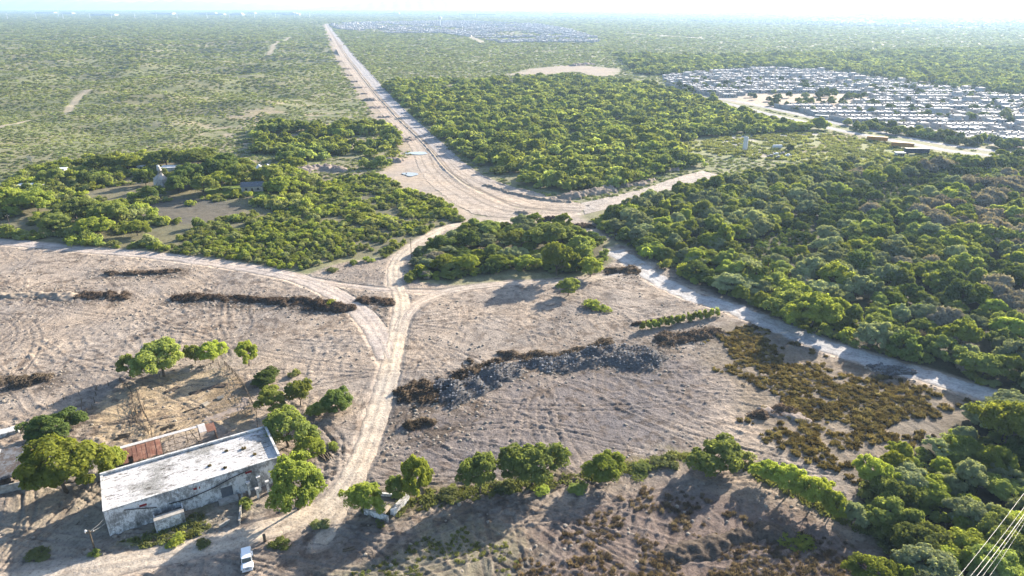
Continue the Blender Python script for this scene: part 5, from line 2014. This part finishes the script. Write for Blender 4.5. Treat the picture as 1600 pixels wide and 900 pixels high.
def prism(mb, prof, w0, w1=None, mi=0):
    """side profile (x,z) pulled across the car"""
    n = len(prof)
    w1 = w1 or w0
    zs_ = [p[1] for p in prof]
    z0, z1 = min(zs_), max(zs_)
    vs = []
    for s in (-1, 1):
        for (x, z_) in prof:
            k = (z_ - z0) / (z1 - z0 + 1e-6)
            vs.append((x, s * (w0 * (1 - k) + w1 * k) / 2, z_))
    fs = [tuple(range(n))[::-1], tuple(range(n, 2 * n))]
    for i in range(n):
        j = (i + 1) % n
        fs.append((i, j, n + j, n + i))
    mb.add(vs, fs, mi)


prism(mb, [(-2.1, 0.55), (1.95, 0.55), (2.0, 0.75), (1.95, 1.08), (0.75, 1.16), (0.70, 1.12), (-2.1, 1.12), (-2.15, 0.8)], 1.62, 1.58)
mb.build("body", M['car_paint'], car, 0.05)
mb = MB()
prism(mb, [(-2.08, 1.12), (0.72, 1.12), (0.42, 1.80), (-2.02, 1.82)], 1.56, 1.42)
cab = mb.build("cabin", M['glass_dark'], car, 0.02)
mb = MB()
prism(mb, [(-2.08, 1.78), (0.50, 1.76), (0.46, 1.88), (-2.05, 1.90)], 1.50, 1.44)
for xx in (-2.02, -1.0, -0.15):
    for s in (-1, 1):
        mb.beam((xx, s * 0.775, 1.1), (xx, s * 0.72, 1.82), 0.13)
for s in (-1, 1):
    mb.beam((0.70, s * 0.76, 1.12), (0.44, s * 0.70, 1.80), 0.11)
mb.build("roof", M['car_paint'], car, 0.02)
mb = MB()
mb.box((1.35, 0, 1.16), (1.15, 1.25, 0.08))
mb.build("bonnet", M['car_paint'], car, 0.03)
for s in (-1, 1):
    mb = MB()
    mb.box((1.38, s * 0.84, 0.86), (1.15, 0.26, 0.12))
    mb.build("fender", M['car_paint'], car, 0.03)
    mb = MB()
    mb.box((-1.35, s * 0.84, 0.88), (1.1, 0.22, 0.12))
    mb.build("fender", M['car_paint'], car, 0.03)
    mb = MB()
    mb.box((0.55, s * 0.95, 1.25), (0.14, 0.24, 0.2))
    mb.build("mirror", M['dark'], car, 0.02)
    mb = MB()
    mb.tube([(1.98, s * 0.55, 0.92), (2.03, s * 0.55, 0.92)], 0.12, 12)
    mb.build("headlight", M['chrome'], car)
    for xx in (1.38, -1.35):
        mb = MB()
        mb.tube([(xx, s * 0.72, 0.40), (xx, s * 0.96, 0.40)], 0.40, 18)
        ty = mb.build("wheel", M['tyre'], car, 0.03)
        mb = MB()
        mb.tube([(xx, s * 0.90, 0.40), (xx, s * 0.975, 0.40)], 0.22, 12)
        mb.build("rim", M['chrome'], ty)
mb = MB()
mb.box((2.08, 0, 0.60), (0.2, 1.66, 0.22))
mb.build("bumper", M['white_paint'], car, 0.03)
mb = MB()
for k in range(7):
    mb.box((1.995, (k - 3) * 0.1, 0.90), (0.03, 0.05, 0.3))
mb.build("grille", M['dark'], car)
mb = MB()
mb.tube([(-2.16, 0, 1.05), (-2.38, 0, 1.05)], 0.38, 18)
mb.build("spare_wheel", M['tyre'], car, 0.03)

# ------------------------------------------------------------------ poles
def utility_pole(px, py, h, label, name="utility_pole", r=0.12):
    x, y = G(px, py)
    e = empty(name, (x, y, 0), 0.4, label, "pole")
    mb = MB()
    mb.tube([(0, 0, -0.4), (0, 0, h)], [r * 1.2, r * 0.8], 8)
    mb.build("pole", M['wood'], e)
    mb = MB()
    mb.box((0, 0, h - 0.5), (1.5, 0.12, 0.12))
    mb.build("crossarm", M['wood'], e)
    for s in (-0.6, 0.6):
        mb = MB()
        mb.cyl((s, 0, h - 0.44), 0.06, 0.2, 8)
        mb.build("insulator", M['white_paint'], e)
    return e


pole = utility_pole(149, 862, 4.6, "wooden pole with a white lamp at the warehouse corner")
mb = MB()
mb.tube([(0, 0, 4.4), (-0.5, 0, 4.65)], 0.03, 5)
mb.tube([(-0.5, 0, 4.55), (-0.5, 0, 4.8)], [0.2, 0.1], 10)
mb.build("lamp", M['white_paint'], pole)
utility_pole(643, 403, 7.5, "thin dark utility pole beside the road above the crossroads")
utility_pole(17, 358, 6.0, "pale leaning pole at the edge of the left scrub")
a = Vector((pole.location.x, pole.location.y, 4.2))
for k, (tx_, tz) in enumerate(((0.6, 4.7), (0.5, 3.3))):
    b = local_to_world(wh, (tx_, -0.05, tz))
    mb = MB()
    m_ = (a + b) / 2 - Vector((0, 0, 0.3))
    mb.tube([Vector((0, 0, -0.2 * k)), m_ - a, b - a], 0.025, 5)
    o = mb.build("service_wire", M['cable'])
    o.location = a
    tag(o, ("upper" if k == 0 else "lower") + " wire from the wooden pole to the warehouse corner", "wire")
x, y = G(414, 846)
mb = MB()
mb.tube([(0, 0, -0.3), (0.02, 0, 0.8), (0, 0, 1.5)], [0.3, 0.24, 0.26], 8)
o = mb.build("gate_post", M['bark'])
o.location = (x, y, 0)
tag(o, "thick brown wooden gate post beside the lane", "post")

# overhead cables crossing the lower right corner
def cable(p0, p1, d0, d1, r, label, sag=0.25):
    """a span through two lines of sight at the given distances, carried on beyond the frame"""
    def pt(p, d):
        v = (p[1] - 450.0) / FPX
        u = (p[0] - 800.0) / FPX
        q = Vector((u, cP - v * sP, -sP - v * cP))
        return Vector((0, 0, CAMH)) + q * d
    A, B = pt(p0, d0), pt(p1, d1)
    n = 16
    pts = []
    for i in range(n + 1):
        t_ = -0.35 + 1.7 * i / n
        q = A.lerp(B, t_)
        q.z += sag * ((t_ - 0.5) ** 2) * 4 - sag
        pts.append(q)
    c = pts[n // 2].copy()
    mb = MB()
    mb.tube([q - c for q in pts], r, 6)
    o = mb.build("overhead_cable", M['cable'], smooth=True)
    o.location = c
    tag(o, label, "cable", "overhead cables in the lower right corner")


cable((1497, 902), (1602, 768), 58, 74, 0.015, "leftmost of the overhead cables in the lower right corner")
cable((1515, 902), (1602, 790), 58, 72, 0.015, "second overhead cable from the left in the lower right corner")
cable((1525, 902), (1602, 801), 57, 70, 0.022, "thickest middle overhead cable in the lower right corner")
cable((1534, 902), (1602, 806), 60, 72, 0.012, "thin overhead cable just right of the thickest one")
cable((1545, 902), (1602, 815), 62, 73, 0.012, "rightmost thin overhead cable in the lower right corner")

# ------------------------------------------------------------------ ranch
def tower():
    x, y = G(254, 296)
    e = empty("stone_tower", (x, y, 0), 0.3, "tapering pale stone tower with a pointed top among dark trees", "tower")
    mb = MB()
    mb.tube([(0, 0, -0.3), (0, 0, 5.5)], [4.0, 3.3], 8)
    mb.build("base", M['stone'], e)
    mb = MB()
    mb.tube([(0, 0, 5.5), (0.3, 0, 9.5), (0, 0, 11.4)], [3.4, 1.2, 0.9], 6)
    mb.build("roof", M['stone'], e)
    mb = MB()
    mb.tube([(0, 0, 11.4), (0, 0, 12.2)], [0.9, 0.5], 8)
    mb.build("finial", M['whitewash_clean'], e)
    mb = MB()
    mb.box((-1.2, -3.62, 1.0), (1.0, 0.5, 2.0))
    mb.build("door", M['dark'], e)


tower()


def ranch_house(px, py, w, d, h, rz, label, roof='flat', wall='whitewash_clean', rmat='white_paint', name="ranch_house"):
    x, y = G(px, py)
    e = empty(name, (x, y, 0), rz, label, "house")
    mb = MB()
    mb.box((0, 0, h / 2 - 0.1), (w, d, h + 0.2))
    mb.build("wall", M[wall], e)
    mb = MB()
    if roof == 'flat':
        mb.box((0, 0, h + 0.15), (w + 0.8, d + 0.8, 0.25))
    elif roof == 'pyramid':
        for s in (-1, 1):
            ccx = s * w / 4
            vs = [(ccx - w / 4 - 0.2, -d / 2 - 0.3, h), (ccx + w / 4 + 0.1, -d / 2 - 0.3, h), (ccx + w / 4 + 0.1, d / 2 + 0.3, h), (ccx - w / 4 - 0.2, d / 2 + 0.3, h), (ccx, 0, h + 2.6)]
            mb.add(vs, [(0, 1, 4), (1, 2, 4), (2, 3, 4), (3, 0, 4), (3, 2, 1, 0)])
    else:
        vs = [(-w / 2 - .4, -d / 2 - .4, h), (w / 2 + .4, -d / 2 - .4, h), (w / 2 + .4, d / 2 + .4, h), (-w / 2 - .4, d / 2 + .4, h), (-w / 2 - .4, 0, h + 1.8), (w / 2 + .4, 0, h + 1.8)]
        mb.add(vs, [(0, 1, 5, 4), (2, 3, 4, 5), (0, 4, 3), (1, 2, 5), (3, 2, 1, 0)])
    mb.build("roof", M[rmat], e)
    for s in (-0.28, 0.28):
        mb = MB()
        mb.box((s * w, -d / 2 - 0.03, h * 0.55), (1.1, 0.1, 1.1))
        mb.build("window", M['glass_dark'], e)
    mb = MB()
    mb.box((0, -d / 2 - 0.03, 1.0), (1.0, 0.1, 2.0))
    mb.build("door", M['wood'], e)
    return e


ranch_house(42, 297, 7, 5, 2.6, 0.05, "flat white roofed ranch shelter at the far left")
ranch_house(67, 295, 3.5, 4, 2.4, 0.1, "small pale hut right of the flat white roof", wall='stone')
ranch_house(268, 272, 8, 6, 4.0, 0.2, "grey-white ranch house with a stepped roof behind the stone tower")
ranch_house(99, 272, 3.4, 3.4, 3.0, 0.1, "white cube hut standing in the scrub")
ranch_house(222, 268, 3.0, 3.0, 3.0, 0.1, "tiny white hut behind the orange-green tree")
ranch_house(413, 274, 9, 7, 3.6, 0.15, "ranch house with two white pointed roofs", 'pyramid')
ranch_house(396, 298, 10, 6, 2.8, 0.2, "low ranch house with a grey gabled roof on the lawn", 'gable', 'stone', 'grey_metal')
# wind pump by the huts
x, y = G(52, 268)
e = empty("wind_pump", (x, y, 0), 0.2, "thin green wind pump behind the flat white roof", "wind pump")
mb = MB()
for a_, b_ in ((-.9, -.9), (.9, -.9), (.9, .9), (-.9, .9)):
    mb.beam((a_, b_, -0.2), (a_ * 0.15, b_ * 0.15, 7.5), 0.14)
for z_ in (2, 4, 6):
    k = 0.9 * (1 - z_ / 7.5) + 0.13
    for (a_, b_), (c_, d_) in (((-1, -1), (1, -1)), ((1, -1), (1, 1)), ((1, 1), (-1, 1)), ((-1, 1), (-1, -1))):
        mb.beam((a_ * k, b_ * k, z_), (c_ * k, d_ * k, z_), 0.08)
mb.build("mast", M['grey_metal'], e)
mb = MB()
for k in range(12):
    an = k * math.pi / 6
    mb.box((math.sin(an) * 0.95, -0.3, 7.6 + math.cos(an) * 0.95), (0.32, 0.04, 1.2), rot=Matrix.Rotation(an, 3, 'Y'))
mb.build("rotor", M['chrome'], e)
mb = MB()
mb.box((0, 1.0, 7.6), (0.05, 1.6, 0.7))
mb.build("tail", M['chrome'], e)
# dead palms of the ranch
for k, (a_, b_, lab) in enumerate(((446, 276, "dark ragged palm right of the pointed roofs"), (472, 290, "brown dead palm beside the ranch drive"), (92, 300, "bare brown palm right of the ranch shelter"))):
    x, y = G(a_, b_)
    plant(('palm', 'tall', k % 2), x, y, 3.4, 6.5, lab, 'palm', 'palm_tree')
# lawn
xs_ = PG([(315, 296), (408, 290), (415, 302), (330, 307)])
mb = MB()
mb.add([(a_, b_, 0.26) for a_, b_ in xs_], [(0, 1, 2, 3)])
M['lawn'] = flat_material('lawn', (0.13, 0.19, 0.03), 1.0, 0.3, 0.3)
tag(mb.build("lawn", M['lawn']), kind="structure")

# ------------------------------------------------------------------ works yard in the meadow
def at(o, px, py):
    x, y = G(px, py)
    o.location = (x, y, 0)


sx_, sy_ = G(1163, 239)
si = empty("silo", (sx_, sy_, 0), 0, "tall slim white silo beside the gravel yard", "silo")
mb = MB()
mb.tube([(0, 0, 1.6), (0, 0, 2.6), (0, 0, 9.4), (0, 0, 10)], [0.4, 1.4, 1.4, 1.1], 18)
mb.build("tank", M['white_paint'], si, smooth=False)
mb = MB()
for a_, b_ in ((-1, -1), (1, -1), (1, 1), (-1, 1)):
    mb.beam((a_, b_, -0.2), (a_, b_, 3.0), 0.2)
mb.build("frame", M['grey_metal'], si)
mb = MB()
mb.tube([(1.55, 0, 0), (1.55, 0, 10)], 0.08, 4)
mb.box((0, 0, 10.1), (1.6, 1.6, 0.25))
mb.build("ladder", M['grey_metal'], si)
e = empty("storage_tank", (*G(1214, 233), 0), 0.1, "white horizontal tank lying in the meadow right of the silo", "tank")
mb = MB()
mb.tube([(-3, 0, 1.6), (-2.8, 0, 1.6), (2.8, 0, 1.6), (3, 0, 1.6)], [0.9, 1.25, 1.25, 0.9], 16)
mb.build("tank", M['white_paint'], e)
mb = MB()
for s in (-1.8, 1.8):
    mb.box((s, 0, 0.4), (0.4, 2.0, 1.0))
mb.build("support", M['concrete'], e)


def trailer(px, py, ln, h, mat, rz, label):
    e = empty("trailer", (*G(px, py), 0), rz, label, "trailer")
    mb = MB()
    mb.box((0, 0, 0.9 + h / 2), (ln, 2.6, h))
    for k in range(int(ln / 0.6)):
        mb.box((-ln / 2 + 0.3 + k * 0.6, -1.33, 0.9 + h / 2), (0.12, 0.06, h - 0.2))
    mb.build("body", M[mat], e)
    mb = MB()
    mb.box((0, 0, 0.78), (ln, 1.2, 0.2))
    for s in (-ln / 2 + 1.5, ln / 2 - 1.5):
        for q in (-1, 1):
            mb.tube([(s, q * 0.9, 0.5), (s, q * 1.2, 0.5)], 0.5, 12)
    mb.build("wheel", M['tyre'], e)


trailer(1370, 221, 12.5, 2.4, 'orange', -0.42, "left orange trailer parked beside the paved road")
trailer(1409, 231, 13, 2.6, 'orange', -0.42, "right orange trailer parked beside the paved road")
trailer(1431, 241, 14, 2.8, 'navy', -0.12, "dark blue trailer in the yellow-green meadow")
ranch_house(1405, 244, 4.5, 3.5, 2.2, 0.0, "tiny pale blue hut left of the dark blue trailer", 'flat', 'whitewash_clean', 'white_paint', "hut")
for k, (a_, b_) in enumerate(((1203, 246), (1212, 243), (1222, 242), (1230, 245), (1215, 248))):
    x, y = G(a_, b_)
    mb = MB()
    mb.box((0, 0, 0.6), (3.0, 2.0, 1.4), 0.3 * k)
    mb.box((0.5, 0, 1.5), (1.6, 1.6, 0.6), 0.3 * k)
    o = mb.build("machine", M['white_paint'] if k % 2 else M['grey_metal'], bevel=0.1)
    o.location = (x, y, 0)
    tag(o, "%s small machine from the left at the foot of the gravel yard" % ordinal([0, 1, 3, 4, 2][k]), "machine", "machines on the gravel yard")
plant_px(('hero', 'dark', 0), 1234, 236, 18, 12, "lone dark tree right of the white tank")

# ------------------------------------------------------------------ housing estate
def house_mesh(var):
    rng = random.Random(900 + var)
    W_, D_, H_ = 6.6, 9.5, 2.9
    wall, roof, win, door, tank, win2 = MB(), MB(), MB(), MB(), MB(), MB()
    wall.box((0, 0, H_ / 2 - 0.1), (W_, D_, H_ + 0.2))
    top = H_
    if var % 4 == 3:
        wall.box((0, 1.2, H_ + 1.35), (W_, D_ - 2.4, 2.7))
        roof.box((0, 1.2, H_ + 2.78), (W_ - 0.3, D_ - 2.7, 0.14))
        roof.box((0, -3.65, H_ + 0.07), (W_ - 0.3, 2.1, 0.14))
        top = H_ + 2.7
    else:
        roof.box((0, 0, H_ + 0.07), (W_ - 0.5, D_ - 0.5, 0.14))
        for s in (-1, 1):
            wall.box((s * (W_ / 2 - 0.08), 0, H_ + 0.25), (0.16, D_, 0.5))
        wall.box((0, D_ / 2 - 0.08, H_ + 0.25), (W_ - 0.34, 0.16, 0.5))
    if var % 4 == 1:
        wall.box((1.2, -D_ / 2 - 1.6, 1.2), (3.4, 3.2, 2.6))
        roof.box((1.2, -D_ / 2 - 1.6, 2.58), (3.7, 3.2, 0.14))
    else:
        wall.box((-W_ / 2 + 0.1, -D_ / 2 - 1.7, 0.8), (0.16, 3.4, 1.8))
        wall.box((0.6, -D_ / 2 - 3.3, 0.6), (W_ - 1.6, 0.16, 1.4))
    win.box((1.6 if var % 4 != 1 else -1.9, -D_ / 2 - 0.04, 1.6), (1.5, 0.1, 1.2))
    win2.box((1.2, D_ / 2 + 0.04, 1.7), (1.2, 0.1, 0.9))
    door.box((-0.6, -D_ / 2 - 0.04, 1.05), (0.95, 0.1, 2.1))
    tank.cyl((rng.uniform(-2, 2), rng.uniform(0, 3.5), top + 0.1), 0.55, 1.3, 10)
    return (wall.mesh("wall", M['house_wall']), roof.mesh("roof", M['house_roof']), win.mesh("window", M['glass_dark']), win2.mesh("window", M['glass_dark']), tank.mesh("water_tank", M['dark'] if var % 2 else M['grey_metal']), door.mesh("door", M['wood'] if var % 2 else M['grey_metal']))


HM = [house_mesh(v) for v in range(4)]


def joined(var):
    """the four pieces of a house in one mesh, for houses too small to show them"""
    V, F, MI, mats = [], [], [], []
    for m_ in HM[var]:
        o0 = len(V)
        k0 = len(mats)
        V += [v.co[:] for v in m_.vertices]
        for p in m_.polygons:
            F.append(tuple(i + o0 for i in p.vertices))
            MI.append(k0 + p.material_index)
        mats += list(m_.materials)
    me = bpy.data.meshes.new("house")
    me.from_pydata(V, [], F)
    for m_ in mats:
        me.materials.append(m_)
    me.polygons.foreach_set("material_index", MI)
    me.update()
    return me


HJ = [joined(v) for v in range(4)]
rows = []
ANG = -0.035
yy = 462.0
rowi = 0
while yy < 1240:
    for side in (0, 1):
        yb = yy + (0 if side == 0 else 15.5)
        xs = np.arange(120, 1100, 6.65)
        xs = xs[(np.floor((xs - 120) / 6.65) % 19) < 17.5]
        for x in xs:
            y = yb + (x - 400) * ANG
            rows.append((x, y, 0 if side == 0 else math.pi, rowi))
    rowi += 1
    yy += 39.0
HX = np.array([r[0] for r in rows])
HY = np.array([r[1] for r in rows])
okh = inside(HX, HY, SUBD) & ~inside(HX, HY, PARK) & in_view(HX, HY, 60)
okh &= (seg_dist(HX, HY, LANE1, False) > 22) & (seg_dist(HX, HY, LANE2, False) > 12)
okh &= (fbm(HX / 30, HY / 30, 800, 2) > 0.22) & (NR.random(len(HX)) > 0.10)
hs_ = [rows[i] for i in np.nonzero(okh)[0]]
hs_.sort(key=lambda r: r[1])
print("houses", len(hs_))
near_h = [h for h in hs_ if in_view(np.array([h[0]]), np.array([h[1]]), 5)[0]][:290]
nset = set((h[0], h[1]) for h in near_h)
byrow = {}
for h in near_h:
    byrow.setdefault((h[3], h[2] > 1), []).append(h)
rk = sorted(byrow)
hcount = 0
for ri, k in enumerate(rk):
    hs2 = sorted(byrow[k], key=lambda h: h[0])
    for j, h in enumerate(hs2):
        v = RND.choice([0, 0, 1, 2, 2, 3]) if RND.random() < 0.7 else 0
        lab = "%s white house from the left in the %s terrace from the front" % (ordinal(j), ordinal(ri))
        hh = empty("terraced_house", (h[0], h[1], 0.0), h[2] + ANG, lab, "house", "terraced houses of the white estate")
        for nm, me in zip(("wall", "roof", "window", "window", "water_tank", "door"), HM[v]):
            add(nm, me, hh)
        hcount += 1
far_h = [h for h in hs_ if (h[0], h[1]) not in nset]


def gn_houses(name, lst, label, meshes, scale=(0.9, 1.1)):
    X = np.array([h[0] for h in lst])
    Y = np.array([h[1] for h in lst])
    n = len(X)
    o = gn_scatter(name, meshes, X, Y, X * 0, NR.uniform(*scale, n), NR.uniform(0.9, 1.15, n), NR.choice([0, 0, 0, 1, 2, 2, 3], n), label, "houses")
    at_ = o.data.attributes["rot"]
    at_.data.foreach_set("vector", np.stack([X * 0, X * 0, np.array([h[2] for h in lst]) + ANG], 1).astype(np.float32).ravel())


gn_houses("terraced_houses", far_h, "far terraces of the white estate behind the nearer rows", HJ)

# estate trees
ET = []
rg = random.Random(77)
SUBI = SUBD
sx = np.array([rg.uniform(130, 800) for _ in range(1400)])
sy = np.array([rg.uniform(530, 1150) for _ in range(1400)])
pk = inside(sx, sy, PARK)
ok = inside(sx, sy, SUBD) & in_view(sx, sy, 10) & (pk | (NR.random(1400) < 0.7)) & (seg_dist(sx, sy, LANE1, False) > 8) & (seg_dist(sx, sy, LANE2, False) > 7)
cand = sorted(zip(sy[ok], sx[ok]))[:220]
cand.sort(key=lambda c: proj(c[1], c[0])[0])
for j, (y, x) in enumerate(cand):
    inp = inside(to_arr(x), to_arr(y), PARK)[0]
    plant(('wood', RND.choice(['green', 'dark', 'grey', 'dark']), RND.randrange(3)), x, y, RND.uniform(5, 9), RND.uniform(4, 6.5),
          "%s street tree from the left %s" % (ordinal(j), "in the sandy park of the estate" if inp else "between the white houses"), 'tree', 'street_tree', 'trees of the white estate')
# trees along the front of the estate, between lanes and houses
for j in range(44):
    t_ = j / 43
    px = 1320 + t_ * 275 + RND.uniform(-5, 5)
    py = np.interp(px, [1320, 1400, 1500, 1600], [196, 206, 219, 229]) + RND.uniform(-5, 8)
    x, y = G(px, py)
    plant(('wood', RND.choice(['green', 'grey', 'green', 'dark']), RND.randrange(3)), x, y, RND.uniform(6, 11), RND.uniform(4, 7), "%s roadside tree from the left in front of the estate" % ordinal(j), 'tree', 'street_tree', 'roadside trees in front of the estate')

# perimeter wall of the estate
def long_wall(name, pxs, h, label, mat='house_wall', th=0.3):
    P = [Vector((*G(*p), 0)) for p in pxs]
    c = P[0].copy()
    mb = MB()
    for a_, b_ in zip(P[:-1], P[1:]):
        v = b_ - a_
        m_ = (a_ + b_) / 2 - c
        mb.box((m_.x, m_.y, h / 2), (v.length, th, h), math.atan2(v.y, v.x))
        k = int(v.length / 6)
        for i in range(k):
            q = a_ - c + v * (i / k)
            mb.box((q.x, q.y, h / 2 + 0.1), (0.5, 0.5, h + 0.3), math.atan2(v.y, v.x))
    o = mb.build(name, M[mat])
    o.location = c
    tag(o, label, "wall")


long_wall("estate_wall", [(1210, 167), (1250, 174), (1290, 184), (1328, 193)], 3.0, "grey estate wall along the upper carriageway")
long_wall("estate_wall", [(1040, 133), (1070, 141), (1115, 151)], 3.0, "estate wall at the far left corner of the houses")
e = empty("bus", (*G(1283, 186), 0), -0.5, "white bus on the upper carriageway", "bus")
mb = MB()
mb.box((0, 0, 1.7), (10, 2.5, 2.6))
mb.build("body", M['white_paint'], e, 0.15)
mb = MB()
mb.box((0, 0, 2.1), (9.4, 2.56, 0.8))
mb.build("window", M['glass_dark'], e)
mb = MB()
for s in (-3, 3):
    mb.tube([(s, -1.26, 0.45), (s, 1.26, 0.45)], 0.45, 12)
mb.build("wheel", M['tyre'], e)

# far town beyond the scrub
X, Y = scatter(TOWN, 11.5, 0.45)
ok = (fbm(X / 120, Y / 120, 810, 3) > 0.44) & (NR.random(len(X)) < 0.75)
lst = [(x, y, RND.uniform(0, 0.4) if RND.random() < 0.5 else RND.uniform(3.1, 3.4)) for x, y in zip(X[ok], Y[ok])]
print("town", len(lst))
gn_houses("town_houses", lst, "distant town of small white houses right of the new road", HJ, (1.3, 2.4))
X, Y = scatter(CITY, 34, 0.45)
ok = (fbm(X / 300, Y / 300, 820, 3) > 0.50) & (NR.random(len(X)) < 0.7)
lst = [(x, y, RND.uniform(0, 0.4)) for x, y in zip(X[ok], Y[ok])]
print("city", len(lst))
gn_houses("suburb_houses", lst, "faint suburb of pale houses under the right horizon", HJ, (1.4, 2.6))
# long white industrial sheds near the horizon
rg = random.Random(5)
for k, px in enumerate(sorted(rg.uniform(60, 480) for _ in range(14)) + sorted(rg.uniform(600, 1590) for _ in range(12))):
    py = rg.uniform(20.8, 24.5)
    x, y = G(px, py)
    mb = MB()
    ln = rg.uniform(60, 220)
    mb.box((0, 0, 5), (ln, 60, 11))
    mb.box((0, 0, 11), (ln * 0.9, 40, 3))
    o = mb.build("factory_hall", M['concrete'])
    o.location = (x, y, 0)
    side_ = "left" if k < 14 else "right"
    tag(o, "%s white factory hall from the left under the %s horizon" % (ordinal(k if k < 14 else k - 14), side_), "factory", "white factory halls under the %s horizon" % side_)

# power pylons in a line across the plain
for k, px in enumerate((12, 57, 99, 141, 175, 211, 245, 277, 324, 359, 398, 431, 461, 484)):
    x, y = G(px, 29.5 - k * 0.15)
    e = empty("transmission_pylon", (x, y, 0), 0.2, "%s pale power pylon from the left across the far plain" % ordinal(k), "pylon", "power pylons across the far plain")
    mb = MB()
    mb.tube([(0, 0, 0), (0, 0, 34)], [1.5, 0.8], 6)
    mb.build("mast", M['white_paint'], e)
    mb = MB()
    for z_ in (24, 28, 32):
        mb.box((0, 0, z_), (9, 0.6, 0.6))
    mb.build("crossarm", M['white_paint'], e)
x, y = G(688, 41)
e = empty("water_tower", (x, y, 0), 0, "white water tower above the distant town", "water tower")
mb = MB()
mb.tube([(0, 0, 0), (0, 0, 26)], [3.0, 2.4], 10)
mb.build("leg", M['white_paint'], e)
mb = MB()
mb.tube([(0, 0, 26), (0, 0, 29), (0, 0, 36), (0, 0, 39)], [3, 8, 8, 2], 14)
mb.build("tank", M['white_paint'], e)
# tall slim masts on the horizon
for k, (px, hh) in enumerate(((92, 60), (720, 45), (743, 50), (1512, 55))):
    x, y = G(px, 26)
    mb = MB()
    mb.tube([(0, 0, 0), (0, 0, hh)], [2.2, 0.9], 6)
    for z_ in (0.5, 0.8):
        mb.box((0, 0, hh * z_), (4, 4, 1.5))
    o = mb.build("radio_mast", M['white_paint'] if k != 3 else M['grey_metal'])
    o.location = (x, y, 0)
    tag(o, ["tall white mast on the left horizon", "thin mast above the distant town", "second thin mast right of the water tower", "lattice mast on the right horizon"][k], "mast")

# ------------------------------------------------------------------ mountains
def mountains(name, prof, dist, seed):
    """a range at DIST metres; PROF lists (photo x, height above the plain in metres)"""
    xs = np.linspace(prof[0][0], prof[-1][0], 160)
    hs = np.interp(xs, [p[0] for p in prof], [p[1] for p in prof])
    X0 = (xs - 800) / FPX * (dist * cP + CAMH * sP)
    rowsn = 14
    V = []
    for j in range(rowsn):
        t_ = j / (rowsn - 1)
        y = dist - 1500 + 3000 * t_
        k = math.sin(math.pi * min(1, max(0, t_))) ** 0.8
        for i in range(len(xs)):
            V.append((X0[i], y, -5 + (hs[i] + 5) * k * (0.85 + 0.15 * math.sin(i * 0.9 + j)) ))
    n = len(xs)
    F = [(j * n + i, j * n + i + 1, (j + 1) * n + i + 1, (j + 1) * n + i) for j in range(rowsn - 1) for i in range(n - 1)]
    me = np_mesh(name, V, F, [M['mount']], True)
    o = add(name, me)
    tag(o, kind="structure")


M['mount'] = flat_material('mount', (0.12, 0.12, 0.09), 1.0, 0.3, 0.003)
mountains("hills", [(490, 0), (520, 60), (560, 130), (600, 180), (650, 210), (700, 225), (760, 230), (820, 250), (870, 200), (890, 70), (910, 0)], 15000, 1)
mountains("hills", [(-100, 200), (40, 240), (120, 190), (200, 150), (280, 190), (350, 160), (430, 110), (500, 60), (560, 0)], 17000, 2)

# ------------------------------------------------------------------ the hazy air
def haze():
    m = bpy.data.materials.new("haze")
    m.use_nodes = True
    nt = m.node_tree
    nt.nodes.remove(nt.nodes["Principled BSDF"])
    v = nt.nodes.new("ShaderNodeVolumePrincipled")
    v.inputs["Color"].default_value = (0.46, 0.68, 1.0, 1)
    v.inputs["Density"].default_value = HAZE_D
    v.inputs["Anisotropy"].default_value = 0.35
    L(nt, v.outputs[0], nt.nodes["Material Output"].inputs["Volume"])
    mb = MB()
    mb.box((0, 21000, 169), (90000, 44000, 342))
    o = mb.build("haze", m)
    tag(o, kind="stuff")


HAZE_D = 0.8e-4
haze()
